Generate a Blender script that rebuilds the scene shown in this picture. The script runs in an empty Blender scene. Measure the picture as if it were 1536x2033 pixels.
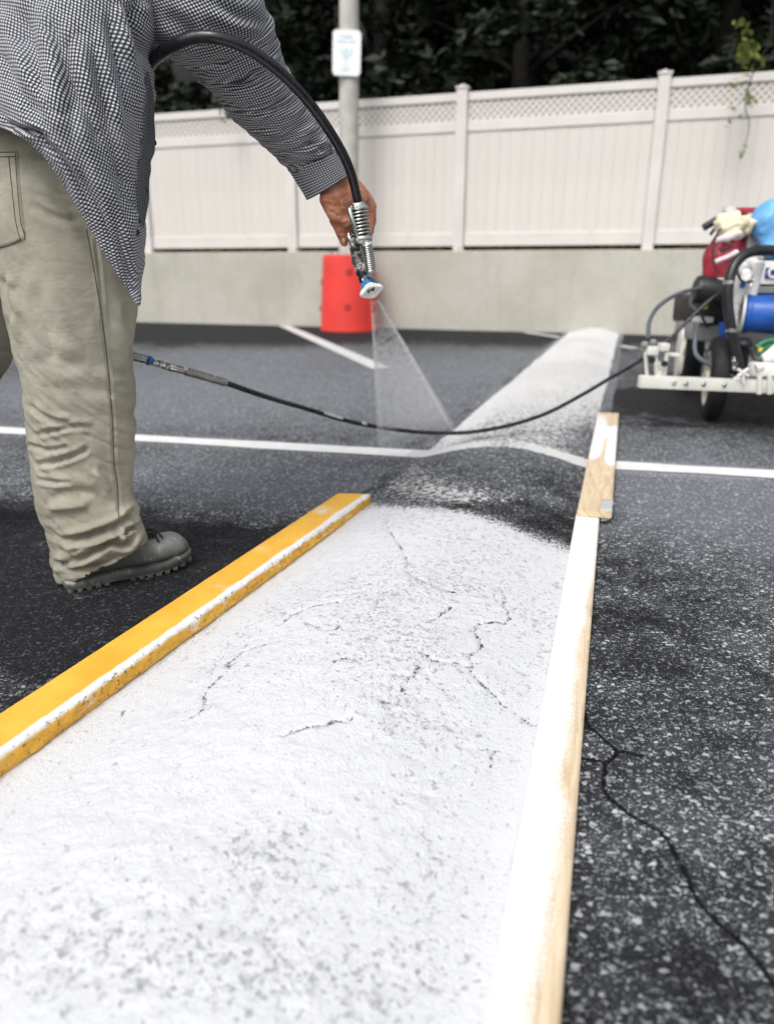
import bpy, bmesh, math, random
import numpy as np
from mathutils import Vector, Matrix
from mathutils.bvhtree import BVHTree

random.seed(7)
RNG = np.random.default_rng(11)
S = bpy.context.scene
COL = S.collection

# ------------------------------------------------------------------ camera
CAM_H = 0.74
FPX = 1465.0                      # focal length in pixels of the 1536 x 2033 photograph
PITCH = math.atan((1016.5 - 530) / FPX)
CP, SP = math.cos(PITCH), math.sin(PITCH)
cam_d = bpy.data.cameras.new('camera')
cam = bpy.data.objects.new('camera', cam_d)
COL.objects.link(cam)
cam_d.sensor_fit = 'VERTICAL'
cam_d.sensor_height = 36.0
cam_d.lens = 36.0 * FPX / 2033.0
cam_d.clip_start = 0.02
cam_d.clip_end = 400
cam.location = (0, 0, CAM_H)
cam.rotation_euler = (math.pi / 2 - PITCH, 0, 0)
cam_d.dof.use_dof = True
cam_d.dof.focus_distance = 1.50
cam_d.dof.aperture_fstop = 2.4
S.camera = cam

# ------------------------------------------------------------------ sky, sun, exposure (overcast day)
SUN_EL, SUN_AZ = math.radians(53), math.radians(208)   # behind the camera, a little to the left
W = bpy.data.worlds.new('World')
S.world = W
W.use_nodes = True
wn = W.node_tree
wn.nodes.clear()
sky = wn.nodes.new('ShaderNodeTexSky')
sky.sky_type = 'NISHITA'
sky.sun_disc = False
sky.sun_elevation = SUN_EL
sky.sun_rotation = SUN_AZ
sky.air_density = 1.0
sky.dust_density = 4.0
sky.ozone_density = 1.0
hs = wn.nodes.new('ShaderNodeHueSaturation')
hs.inputs['Saturation'].default_value = 0.22      # cloud cover: grey-white light
bg = wn.nodes.new('ShaderNodeBackground')
bg.inputs['Strength'].default_value = 0.15
wo = wn.nodes.new('ShaderNodeOutputWorld')
wn.links.new(sky.outputs[0], hs.inputs['Color'])
wn.links.new(hs.outputs[0], bg.inputs[0])
wn.links.new(bg.outputs[0], wo.inputs[0])
sl = bpy.data.lights.new('sun', 'SUN')
sl.energy = 1.3
sl.angle = math.radians(28)
sl.color = (1.0, 0.97, 0.92)
so = bpy.data.objects.new('sun', sl)
COL.objects.link(so)
sd = Vector((math.sin(SUN_AZ) * math.cos(SUN_EL), math.cos(SUN_AZ) * math.cos(SUN_EL), math.sin(SUN_EL)))
so.rotation_euler = sd.to_track_quat('Z', 'Y').to_euler()
so.location = sd * 20
S.view_settings.view_transform = 'Standard'
S.view_settings.look = 'None'
S.view_settings.gamma = 1
S.view_settings.use_curve_mapping = False
S.view_settings.exposure = 0.32
S.cycles.max_bounces = 6
S.cycles.diffuse_bounces = 3
S.cycles.glossy_bounces = 3
S.cycles.transmission_bounces = 4
S.cycles.volume_bounces = 2
S.cycles.transparent_max_bounces = 12
S.cycles.use_denoising = True
try:
    S.cycles.denoiser = 'OPENIMAGEDENOISE'
except Exception:
    pass

# ------------------------------------------------------------------ measuring helpers
def ray(x, y):
    u = (x - 768) / FPX
    v = (y - 1016.5) / FPX
    return np.array([u, CP - v * SP, -(v * CP + SP)])
CAMP = np.array([0, 0, CAM_H])
def G(x, y, z=0.0):               # the point at height z seen at pixel x, y
    r = ray(x, y)
    return CAMP + r * ((z - CAM_H) / r[2])
def P(x, y, Y):                   # the point at forward distance Y seen at pixel x, y
    r = ray(x, y)
    return CAMP + r * (Y / r[1])
def px_of(V):
    V = np.atleast_2d(V)
    Z = V[:, 2] - CAM_H
    t = V[:, 1] * CP - Z * SP
    dn = -(Z * CP + V[:, 1] * SP)
    return np.stack([768 + FPX * V[:, 0] / t, 1016.5 + FPX * dn / t], 1), t
def mpp(y, Y):                    # metres per pixel
    return Y / ray(768, y)[1] / FPX

# ------------------------------------------------------------------ numeric noise
def _hash(i, j, k, s):
    h = (i * 374761393 + j * 668265263 + k * 1274126177 + s * 69069) & 0xffffffff
    h = ((h ^ (h >> 13)) * 1274126177) & 0xffffffff
    return ((h ^ (h >> 16)) & 0xffff) / 65535.0
def vnoise(p, s=0):
    p = np.asarray(p, float)
    i = np.floor(p).astype(np.int64)
    f = p - i
    f = f * f * f * (f * (f * 6 - 15) + 10)
    r = 0
    for a in (0, 1):
        for b in (0, 1):
            for c in (0, 1):
                w = (f[:, 0] if a else 1 - f[:, 0]) * (f[:, 1] if b else 1 - f[:, 1]) * (f[:, 2] if c else 1 - f[:, 2])
                r = r + w * _hash(i[:, 0] + a, i[:, 1] + b, i[:, 2] + c, s)
    return r - 0.5
def fbm(p, o=3, s=0):
    r, a = 0, 1.0
    p = np.asarray(p, float)
    for k in range(o):
        r = r + a * vnoise(p, s + k)
        p = p * 2.03
        a *= 0.5
    return r
def sstep(a, b, x):
    t = np.clip((x - a) / (b - a), 0, 1)
    return t * t * (3 - 2 * t)

# ------------------------------------------------------------------ mesh helpers
def cr(pts, n, closed=False):     # Catmull-Rom through points, n samples
    p = np.asarray(pts, float)
    m = len(p)
    t = np.linspace(0, m if closed else m - 1, n, endpoint=not closed)
    i = np.minimum(np.floor(t).astype(int), (m - 1) if closed else m - 2)
    f = (t - i)[(...,) + (None,) * (p.ndim - 1)]
    if closed:
        g = lambda k: p[(i + k) % m]
        a, b, c, d = g(-1), g(0), g(1), g(2)
    else:
        ext = np.concatenate([2 * p[:1] - p[1:2], p, 2 * p[-1:] - p[-2:-1]])
        a, b, c, d = ext[i], ext[i + 1], ext[i + 2], ext[i + 3]
    return 0.5 * ((2 * b) + (c - a) * f + (2 * a - 5 * b + 4 * c - d) * f ** 2 + (3 * b - a - 3 * c + d) * f ** 3)

def new_obj(name, V, F, mat=None, parent=None, smooth=True, uv=None, attrs=None):
    me = bpy.data.meshes.new(name)
    V = np.asarray(V, float)
    me.from_pydata(V.tolist(), [], F.tolist() if isinstance(F, np.ndarray) else F)
    if uv is not None:
        l = me.uv_layers.new(name='UVMap')
        idx = np.empty(len(me.loops), np.int32)
        me.loops.foreach_get('vertex_index', idx)
        l.data.foreach_set('uv', np.asarray(uv, np.float32)[idx].ravel())
    for k, a in (attrs or {}).items():
        at = me.attributes.new(k, 'FLOAT', 'POINT')
        at.data.foreach_set('value', np.asarray(a, np.float32))
    if smooth:
        me.polygons.foreach_set('use_smooth', np.ones(len(me.polygons), bool))
    me.update()
    o = bpy.data.objects.new(name, me)
    COL.objects.link(o)
    if mat:
        me.materials.append(mat)
    if parent is not None:
        o.parent = parent
    return o

def tag(o, label=None, cat=None, group=None, kind=None):
    if label: o['label'] = label
    if cat: o['category'] = cat
    if group: o['group'] = group
    if kind: o['kind'] = kind
    return o
def empty(name, label, cat, group=None):
    o = bpy.data.objects.new(name, None)
    o.empty_display_size = 0.1
    COL.objects.link(o)
    return tag(o, label, cat, group)

def grid_faces(nr, nc, flip=False):
    i = np.arange(nr - 1)[:, None] * nc + np.arange(nc - 1)[None, :]
    q = np.stack([i, i + 1, i + nc + 1, i + nc], -1).reshape(-1, 4)
    return q[:, ::-1] if flip else q

class MB:                          # collects shapes into one mesh
    def __init__(s): s.v, s.f, s.n = [], [], 0
    def add(s, V, F):
        V = np.asarray(V, float)
        s.v.append(V)
        s.f += [[int(a) + s.n for a in f] for f in F]
        s.n += len(V)
        return s
    def box(s, c, size, R=None, bev=0.0):
        hx, hy, hz = [q / 2 for q in size]
        if bev <= 0:
            V = np.array([[x, y, z] for x in (-hx, hx) for y in (-hy, hy) for z in (-hz, hz)])
            F = [[0, 1, 3, 2], [4, 6, 7, 5], [0, 4, 5, 1], [2, 3, 7, 6], [0, 2, 6, 4], [1, 5, 7, 3]]
        else:
            b = bmesh.new()
            bmesh.ops.create_cube(b, size=1)
            for v in b.verts: v.co = Vector((v.co.x * 2 * hx, v.co.y * 2 * hy, v.co.z * 2 * hz))
            bmesh.ops.bevel(b, geom=list(b.edges), offset=min(bev, hx * .9, hy * .9, hz * .9), segments=2, profile=.6, affect='EDGES')
            b.verts.ensure_lookup_table()
            V = np.array([v.co[:] for v in b.verts])
            F = [[v.index for v in f.verts] for f in b.faces]
            b.free()
        if R is not None: V = V @ np.array(R).T
        return s.add(V + np.array(c), F)
    def tube(s, path, r, seg=12, n=None, cap=True):
        p = np.asarray(path, float)
        if n: p = cr(p, n)
        m = len(p)
        r = np.interp(np.linspace(0, 1, m), np.linspace(0, 1, len(np.atleast_1d(r))), np.atleast_1d(r))
        T = np.gradient(p, axis=0)
        T /= np.linalg.norm(T, axis=1)[:, None] + 1e-12
        u = np.cross(T[0], [0.31, 0.2, 0.93]); u /= np.linalg.norm(u)
        a = np.linspace(0, 2 * np.pi, seg, endpoint=False)
        V = []
        for k in range(m):
            u = u - T[k] * np.dot(u, T[k]); u /= np.linalg.norm(u)
            w = np.cross(T[k], u)
            V.append(p[k] + r[k] * (np.cos(a)[:, None] * u + np.sin(a)[:, None] * w))
        V = np.concatenate(V)
        F = []
        for k in range(m - 1):
            for j in range(seg):
                j2 = (j + 1) % seg
                F.append([k * seg + j, k * seg + j2, (k + 1) * seg + j2, (k + 1) * seg + j])
        if cap:
            F.append(list(range(seg))[::-1]); F.append([(m - 1) * seg + j for j in range(seg)])
        return s.add(V, F)
    def coil(s, p0, p1, R0, R1, wire, turns, seg=6, per=18):
        p0, p1 = np.asarray(p0, float), np.asarray(p1, float)
        ax = p1 - p0; ax /= np.linalg.norm(ax)
        u = np.cross(ax, [0.3, 0.9, 0.2]); u /= np.linalg.norm(u); w = np.cross(ax, u)
        t = np.linspace(0, 1, int(turns * per))
        a = t * turns * 2 * np.pi
        R = R0 + (R1 - R0) * t
        pts = p0 + (p1 - p0) * t[:, None] + R[:, None] * (np.cos(a)[:, None] * u + np.sin(a)[:, None] * w)
        return s.tube(pts, wire, seg)
    def lathe(s, base, axis, prof, seg=24, cap=True):   # prof: (along, radius)
        base = np.asarray(base, float); ax = np.asarray(axis, float); ax /= np.linalg.norm(ax)
        u = np.cross(ax, [0.13, 0.3, 0.94] if abs(ax[2]) < .9 else [1, 0, 0]); u /= np.linalg.norm(u); w = np.cross(ax, u)
        a = np.linspace(0, 2 * np.pi, seg, endpoint=False)
        V = np.concatenate([base + ax * h + r * (np.cos(a)[:, None] * u + np.sin(a)[:, None] * w) for h, r in prof])
        F = []
        for k in range(len(prof) - 1):
            for j in range(seg):
                j2 = (j + 1) % seg
                F.append([k * seg + j, k * seg + j2, (k + 1) * seg + j2, (k + 1) * seg + j])
        if cap:
            F.append(list(range(seg))[::-1]); F.append([(len(prof) - 1) * seg + j for j in range(seg)])
        return s.add(V, F)
    def ball(s, c, r, seg=16, rings=10):
        r = np.ones(3) * np.asarray(r, float)
        th = np.linspace(0.02, np.pi - .02, rings)
        a = np.linspace(0, 2 * np.pi, seg, endpoint=False)
        V = np.concatenate([np.stack([np.sin(t) * np.cos(a), np.sin(t) * np.sin(a), np.full(seg, np.cos(t))], 1) for t in th]) * r + np.asarray(c)
        F = []
        for k in range(rings - 1):
            for j in range(seg):
                j2 = (j + 1) % seg
                F.append([k * seg + j, (k + 1) * seg + j, (k + 1) * seg + j2, k * seg + j2])
        F.append(list(range(seg))); F.append([(rings - 1) * seg + j for j in range(seg)][::-1])
        return s.add(V, F)
    def capsule(s, a, b, ra, rb):
        a, b = np.asarray(a, float), np.asarray(b, float)
        L = np.linalg.norm(b - a); ax = (b - a) / (L + 1e-9)
        pr = [(-ra * math.cos(q), ra * math.sin(q)) for q in np.linspace(.05, math.pi / 2, 6)]
        pr += [(L + rb * math.sin(q), rb * math.cos(q)) for q in np.linspace(0, math.pi / 2 - .05, 6)]
        return s.lathe(a, ax, pr, 16)
    def build(s, name, mat, parent=None, smooth=True, **k):
        return new_obj(name, np.concatenate(s.v), s.f, mat, parent, smooth, **k)

def autosmooth(o, ang=35):         # mark sharp edges by angle
    me = o.data
    b = bmesh.new(); b.from_mesh(me)
    for e in b.edges:
        e.smooth = not (len(e.link_faces) == 2 and e.calc_face_angle(0) > math.radians(ang))
    b.to_mesh(me); b.free()
    return o

def remeshed(mb, voxel, smooth_it=6):
    me = bpy.data.meshes.new('tmp'); me.from_pydata(np.concatenate(mb.v).tolist(), [], mb.f)
    b = bmesh.new(); b.from_mesh(me); bmesh.ops.recalc_face_normals(b, faces=b.faces); b.to_mesh(me); b.free()
    o = bpy.data.objects.new('tmp', me); COL.objects.link(o)
    m = o.modifiers.new('r', 'REMESH'); m.mode = 'VOXEL'; m.voxel_size = voxel
    m2 = o.modifiers.new('s', 'SMOOTH'); m2.iterations = smooth_it; m2.factor = .5
    dg = bpy.context.evaluated_depsgraph_get(); dg.update()
    ev = o.evaluated_get(dg).to_mesh()
    V = np.empty(len(ev.vertices) * 3); ev.vertices.foreach_get('co', V); V = V.reshape(-1, 3)
    N = np.empty(len(ev.vertices) * 3); ev.vertices.foreach_get('normal', N); N = N.reshape(-1, 3)
    F = [list(p.vertices) for p in ev.polygons]
    bpy.data.objects.remove(o)
    return V.copy(), N.copy(), F

def polydist_t(Q, pl):             # the same with the position along it, 0 to 1
    Q = np.asarray(Q, float)[:, :2]; d = np.full(len(Q), 1e9); tt = np.zeros(len(Q))
    pl = np.asarray(pl, float)[:, :2]; n = len(pl) - 1
    for i, (a, b) in enumerate(zip(pl[:-1], pl[1:])):
        ab = b - a
        t = np.clip(((Q - a) @ ab) / (ab @ ab + 1e-12), 0, 1)
        e = np.linalg.norm(Q - a - t[:, None] * ab, axis=1)
        m = e < d
        d[m] = e[m]; tt[m] = (i + t[m]) / n
    return d, tt

def polydist(Q, pl):               # distance of 2D points to a polyline
    Q = np.asarray(Q, float)[:, :2]; d = np.full(len(Q), 1e9)
    pl = np.asarray(pl, float)[:, :2]
    for a, b in zip(pl[:-1], pl[1:]):
        ab = b - a
        t = np.clip(((Q - a) @ ab) / (ab @ ab + 1e-12), 0, 1)
        d = np.minimum(d, np.linalg.norm(Q - a - t[:, None] * ab, axis=1))
    return d

def grid_normals(V, nr, nc):
    g = V.reshape(nr, nc, 3)
    n = np.cross(np.gradient(g, axis=1), np.gradient(g, axis=0))
    n /= np.linalg.norm(n, axis=2)[..., None] + 1e-12
    return n.reshape(-1, 3)

def fold(V, N, lines, gain=1.0):             # press folds into cloth: (pixel polyline, half width px, depth m)
    q, _ = px_of(V)
    toc = CAMP - V; toc /= np.linalg.norm(toc, axis=1)[:, None]
    wgt = sstep(-0.15, 0.25, (N * toc).sum(1))
    off = np.zeros(len(V))
    for pl, w, a in lines:
        d, tp = polydist_t(q, cr(pl, max(len(pl) * 6, 2)))
        fade = sstep(0, .22, tp) * sstep(1, .78, tp) if w > 4 else 1.0
        off += a * (-np.exp(-np.abs(d / w) ** 1.3) + .55 * np.exp(-((d - 2.0 * w) / (1.1 * w)) ** 2)) * fade
    return V + N * (off * wgt * gain)[:, None]

# ------------------------------------------------------------------ material helpers
class NB:
    def __init__(s, name):
        s.m = bpy.data.materials.new(name); s.m.use_nodes = True
        s.t = s.m.node_tree; s.t.nodes.clear()
        s.out = s.t.nodes.new('ShaderNodeOutputMaterial')
        s._co = None
    def put(s, sock, v):
        if isinstance(v, bpy.types.NodeSocket): s.t.links.new(v, sock)
        elif v is not None:
            if sock.type == 'RGBA' and len(np.atleast_1d(v)) == 3: v = (*v, 1)
            sock.default_value = v
    def n(s, typ, props=None, **inp):
        nd = s.t.nodes.new('ShaderNode' + typ)
        for k, v in (props or {}).items(): setattr(nd, k, v)
        for k, v in inp.items():
            s.put(nd.inputs[int(k[1:])] if k[0] == '_' and k[1:].isdigit() else nd.inputs[k.replace('_', ' ')], v)
        return nd
    @property
    def co(s):
        if s._co is None: s._co = s.n('TexCoord').outputs['Object']
        return s._co
    def uv(s): return s.n('TexCoord').outputs['UV']
    def sc(s, v, scale): return s.n('Mapping', Vector=v, Scale=scale).outputs[0]
    def attr(s, name): return s.n('Attribute', {'attribute_name': name}).outputs['Fac']
    def noise(s, scale, detail=3, rough=.55, v=None, dist=0.0):
        return s.n('TexNoise', Vector=v if v is not None else s.co, Scale=scale, Detail=detail, Roughness=rough, Distortion=dist).outputs['Fac']
    def vor(s, scale, v=None, feature='F1', rnd=1.0):
        return s.n('TexVoronoi', {'feature': feature}, Vector=v if v is not None else s.co, Scale=scale, Randomness=rnd)
    def math(s, op, a, b=None, c=None, clamp=False):
        nd = s.n('Math', {'operation': op, 'use_clamp': clamp}); s.put(nd.inputs[0], a)
        if b is not None: s.put(nd.inputs[1], b)
        if c is not None: s.put(nd.inputs[2], c)
        return nd.outputs[0]
    def ss(s, x, a, b, o0=0.0, o1=1.0):
        nd = s.n('MapRange', {'interpolation_type': 'SMOOTHSTEP'})
        for i, v in enumerate((x, a, b, o0, o1)): s.put(nd.inputs[i], v)
        return nd.outputs[0]
    def mix(s, f, a, b, blend='MIX'):
        nd = s.n('Mix', {'data_type': 'RGBA', 'blend_type': blend})
        s.put(nd.inputs[0], f); s.put(nd.inputs[6], a); s.put(nd.inputs[7], b)
        return nd.outputs[2]
    def warp(s, v, scale, amt):
        w = s.n('TexNoise', Vector=v, Scale=scale, Detail=2).outputs['Color']
        w = s.n('VectorMath', {'operation': 'SUBTRACT'}, _0=w, _1=(.5, .5, .5)).outputs[0]
        sc = s.n('VectorMath', {'operation': 'SCALE'}, _0=w); sc.inputs['Scale'].default_value = amt
        return s.n('VectorMath', {'operation': 'ADD'}, _0=v, _1=sc.outputs[0]).outputs[0]
    def bump(s, h, strength=.5, dist=.002, prev=None):
        nd = s.n('Bump', Height=h, Strength=strength, Distance=dist)
        if prev is not None: s.put(nd.inputs['Normal'], prev)
        return nd.outputs[0]
    def bsdf(s, col, rough=.6, metal=0.0, normal=None, spec=.4, **kw):
        b = s.n('BsdfPrincipled', Base_Color=col, Roughness=rough, Metallic=metal, Specular_IOR_Level=spec)
        for k, v in kw.items(): s.put(b.inputs[k.replace('_', ' ')], v)
        if normal is not None: s.put(b.inputs['Normal'], normal)
        s.t.links.new(b.outputs[0], s.out.inputs['Surface'])
        return s.m

def plain(name, col, rough=.5, metal=0.0, var=.18, scale=14, bump=.15, bscale=90, dirt=None, spec=.4, **kw):
    b = NB(name)
    n1 = b.noise(scale, 4)
    c = b.mix(b.ss(n1, .3, .7), tuple(x * (1 - var) for x in col), tuple(min(1, x * (1 + var)) for x in col))
    if dirt:
        c = b.mix(b.ss(b.noise(dirt[1], 5, .65), dirt[2], dirt[2] + .12), c, dirt[0])
    r = b.ss(b.noise(scale * 2.3, 3), .3, .7, max(0, rough - .08), min(1, rough + .1))
    return b.bsdf(c, r, metal, b.bump(b.noise(bscale, 3), bump, .002), spec, **kw)

def asphalt_colour(b, wear, v):
    """sealed asphalt: dark binder, pale aggregate showing where it is worn"""
    wv = b.warp(b.sc(v, (1.0, 1.25, 1.0)), 110, .014)
    v1 = b.vor(104, wv); v2 = b.vor(205, wv); v3 = b.vor(400, wv)
    def stones(vr, lo, hi, rmax):
        sep = b.n('SeparateColor', Color=vr.outputs['Color'])
        thr = b.ss(sep.outputs[0], lo, hi, 0.0, rmax)
        d = b.math('SUBTRACT', thr, vr.outputs['Distance'])
        return b.ss(d, 0.0, .09), sep.outputs[1]
    m1, r1 = stones(v1, .36, 1.0, .58)
    m2, r2 = stones(v2, .26, 1.0, .58)
    m3, r3 = stones(v3, .40, 1.0, .55)
    big = b.noise(1.3, 4, .6, v); mid = b.noise(9, 4, .6, v)
    w = b.math('ADD', wear, b.math('MULTIPLY', b.math('SUBTRACT', mid, .5), .9), clamp=True)
    base = b.mix(b.ss(w, .12, 1.0), (.0095, .0104, .0128), (.138, .150, .172))
    base = b.mix(b.math('MULTIPLY', b.ss(big, .35, .7, 0, .3), b.math('SUBTRACT', 1.0, w)), base, b.mix(.5, base, (.028, .03, .036)))
    base = b.mix(b.math('MULTIPLY', b.ss(b.noise(420, 2, .6, v), .3, .75, 0, .5), b.math('SUBTRACT', 1.0, b.math('MULTIPLY', w, .65))), base, (.012, .012, .013))
    sc1 = b.mix(r1, (.15, .157, .168), (.66, .68, .69)); sc2 = b.mix(r2, (.14, .147, .16), (.52, .54, .56))
    vis = b.ss(w, .06, .50, .10, 1.0)
    c = b.mix(b.math('MULTIPLY', m3, b.math('MULTIPLY', vis, .8)), base, b.mix(r3, (.13, .138, .155), (.40, .42, .45)))
    c = b.mix(b.math('MULTIPLY', m2, vis), c, sc2)
    c = b.mix(b.math('MULTIPLY', m1, vis), c, sc1)
    h = b.math('ADD', b.math('MULTIPLY', m1, .5), b.math('ADD', b.math('MULTIPLY', m2, .35), b.math('MULTIPLY', b.noise(260, 3, .6, v), .8)))
    return c, h

def m_asphalt():
    b = NB('sealed asphalt')
    c, h = asphalt_colour(b, b.attr('wear'), b.co)
    cd = b.math('ADD', b.attr('crack'), b.math('MULTIPLY', b.math('SUBTRACT', b.noise(60, 3, .6), .5), .007))
    cd = b.math('ADD', cd, b.math('MULTIPLY', b.math('SUBTRACT', b.noise(260, 3, .7), .5), .007))
    k = b.ss(cd, .0010, .0044, 1, 0)
    c = b.mix(k, c, (.004, .004, .005))
    ps = b.math('MULTIPLY', b.attr('paint'), b.ss(b.noise(160, 4, .7), .42, .62))
    c = b.mix(ps, c, (.62, .63, .64))
    hh = b.math('SUBTRACT', h, b.math('MULTIPLY', k, 3.0))
    return b.bsdf(c, b.ss(b.noise(22, 3), .3, .7, .70, .9), 0, b.bump(hh, .8, .0035), .16)

def m_bump():
    b = NB('painted speed bump asphalt')
    c, h = asphalt_colour(b, b.attr('wear'), b.co)
    wv = b.warp(b.co, 60, .012)
    fine = b.noise(130, 4, .7, wv); fine2 = b.noise(48, 4, .65, wv)
    # worn old paint
    old = b.math('ADD', b.attr('old'), b.math('ADD', b.math('MULTIPLY', b.math('SUBTRACT', fine, .5), 1.5), b.math('MULTIPLY', b.math('SUBTRACT', fine2, .5), 1.5)))
    om = b.ss(old, .46, .62)
    c = b.mix(b.math('MULTIPLY', om, .93), c, b.mix(b.noise(30, 3), (.68, .68, .675), (.78, .78, .775)))
    # fresh paint
    fr = b.math('ADD', b.attr('fresh'), b.math('ADD', b.math('MULTIPLY', b.math('SUBTRACT', fine, .5), .75), b.math('MULTIPLY', b.math('SUBTRACT', fine2, .5), .25)))
    fm = b.ss(fr, .46, .60)
    # pits and pores the paint did not fill: the hollows between the stones
    vp = b.vor(60, b.warp(b.co, 45, .022), 'DISTANCE_TO_EDGE')
    pn = b.noise(85, 3, .6, b.warp(b.co, 130, .006)); pit = b.attr('pit')
    pm = b.math('MULTIPLY', b.ss(vp.outputs[0], .01, .07, 1, 0), b.ss(b.math('ADD', pn, b.math('MULTIPLY', pit, .18)), .66, .73))
    pm2 = b.ss(b.math('ADD', b.noise(135, 3, .65, b.warp(b.co, 200, .006)), b.math('MULTIPLY', pit, .15)), .665, .715)
    pm = b.math('MAXIMUM', pm, b.math('MULTIPLY', pm2, .85))
    pm3 = b.ss(b.math('ADD', b.noise(64, 4, .66, b.warp(b.co, 110, .012)), b.math('MULTIPLY', pit, .14)), .62, .72)
    pm = b.math('MAXIMUM', pm, b.math('MULTIPLY', pm3, .66))
    # cracks
    cd = b.math('ADD', b.attr('crack'), b.math('MULTIPLY', b.math('SUBTRACT', b.noise(65, 3, .6), .5), .014))
    cd = b.math('ADD', cd, b.math('MULTIPLY', b.math('SUBTRACT', b.noise(300, 3, .7), .5), .014))
    k = b.math('MULTIPLY', b.ss(cd, .0004, .0036, 1, 0), b.ss(b.noise(62, 3), .37, .47))
    hol = b.math('MAXIMUM', pm, k)
    paint = b.mix(b.noise(7, 3), (.675, .687, .72), (.71, .722, .75))
    paint = b.mix(b.math('MULTIPLY', pm, .72), paint, (.10, .105, .12))
    paint = b.mix(k, paint, (.02, .02, .022))
    col = b.mix(fm, c, paint)
    col = b.mix(b.math('MULTIPLY', k, b.math('SUBTRACT', 1.0, fm)), col, (.006, .006, .007))
    lump = b.math('ADD', b.math('MULTIPLY', b.noise(95, 4, .6, wv), 1.3), b.math('MULTIPLY', b.noise(260, 3, .65), .7))
    hgt = b.math('SUBTRACT', b.math('ADD', lump, b.math('MULTIPLY', h, .35)), b.math('MULTIPLY', hol, .9))
    rough = b.ss(fm, 0, 1, .8, .5)
    return b.bsdf(col, rough, 0, b.bump(hgt, b.ss(fm, 0, 1, .85, .55), .0036), b.ss(fm, 0, 1, .15, .35))

def m_gingham():
    b = NB('checked cotton shirt')
    sep = b.n('SeparateXYZ', Vector=b.uv())
    pitch = .0057
    def st(x):
        f = b.math('FRACT', b.math('DIVIDE', x, pitch))
        t = b.math('ABSOLUTE', b.math('SUBTRACT', f, .5))
        return b.ss(t, .20, .30)
    a, c = st(sep.outputs[0]), st(sep.outputs[1])
    s2 = b.math('MULTIPLY', b.math('ADD', a, c), .5)
    r = b.n('ValToRGB', Fac=s2)
    e = r.color_ramp.elements
    e[0].position = 0; e[0].color = (.72, .73, .76, 1)
    e[1].position = 1; e[1].color = (.010, .012, .019, 1)
    m = e.new(.5); m.color = (.085, .09, .108, 1)
    col = b.mix(b.ss(b.noise(11, 4), .35, .7, 0, .22), r.outputs[0], (.2, .21, .23))
    fuzz = b.noise(900, 2)
    return b.bsdf(col, .9, 0, b.bump(b.math('ADD', s2, fuzz), .15, .0006), .12, Sheen_Weight=.15)

def m_khaki():
    b = NB('worn khaki twill')
    n1 = b.noise(4.5, 5, .65); n2 = b.noise(19, 4, .6)
    c = b.mix(b.ss(n1, .3, .72), (.272, .258, .202), (.41, .395, .325))
    c = b.mix(b.ss(n2, .55, .78, 0, .5), c, (.21, .175, .115))
    low = b.ss(b.n('SeparateXYZ', Vector=b.co).outputs[2], .30, .02)     # tone darkens towards the bottom of the leg
    c = b.mix(b.math('MULTIPLY', low, b.ss(b.noise(8, 4), .35, .7, .15, .7)), c, (.20, .185, .14))
    rd = b.math('ABSOLUTE', b.math('SUBTRACT', b.noise(13, 4, .6, b.warp(b.sc(b.co, (1, 1, 2.2)), 5, .12)), .5))
    w = b.n('TexWave', {'bands_direction': 'DIAGONAL'}, Vector=b.co, Scale=260, Distortion=1.5)
    crease = b.bump(b.ss(rd, 0, .10), .15, .004)
    c = b.mix(b.ss(rd, .0, .05, .08, 0), c, (.19, .175, .13))
    return b.bsdf(c, .92, 0, b.bump(b.math('ADD', w.outputs['Fac'], b.math('MULTIPLY', b.noise(150, 3), 2.2)), .30, .0010, crease), .10, Sheen_Weight=.05)

def m_skin():
    b = NB('tanned skin')
    n1 = b.noise(38, 4); n2 = b.noise(140, 3)
    c = b.mix(b.ss(n1, .3, .7), (.36, .135, .07), (.56, .26, .16))
    c = b.mix(b.ss(n2, .56, .7, 0, .5), c, (.17, .06, .036))
    c = b.mix(b.ss(b.noise(420, 2), .70, .74, 0, .7), c, (.6, .6, .6))
    wr = b.n('TexWave', {'bands_direction': 'DIAGONAL'}, Vector=b.co, Scale=75, Distortion=9, Detail=3)
    return b.bsdf(c, .55, 0, b.bump(b.math('ADD', b.math('MULTIPLY', wr.outputs['Fac'], .8), b.noise(260, 3)), .35, .0012), .35, Subsurface_Weight=.12, Subsurface_Radius=(.012, .004, .002), Subsurface_Scale=.4)

def m_yellowboard():
    b = NB('yellow painted lumber')
    n = b.noise(35, 4, .65)
    c = b.mix(b.ss(b.noise(9, 4), .3, .7), (.78, .40, .040), (.86, .49, .065))
    ov = b.math('ADD', b.attr('overspray'), b.math('ADD', b.math('MULTIPLY', b.math('SUBTRACT', n, .5), .6), b.math('MULTIPLY', b.math('SUBTRACT', b.noise(230, 3, .7), .5), .6)))
    m = b.ss(ov, .30, .72)
    c = b.mix(m, c, (.80, .80, .79))
    dk = b.math('MULTIPLY', b.attr('crust'), b.ss(b.noise(120, 3, .7), .56, .64))
    c = b.mix(b.math('MULTIPLY', dk, .85), c, (.16, .09, .025))
    c = b.mix(b.ss(b.noise(60, 5, .75), .71, .74, 0, .8), c, (.16, .10, .05))
    h = b.math('ADD', b.noise(120, 3), b.math('MULTIPLY', b.math('MULTIPLY', b.attr('crust'), b.noise(150, 4, .7)), 2.5))
    return b.bsdf(c, .5, 0, b.bump(h, .5, .002), .35)

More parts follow.
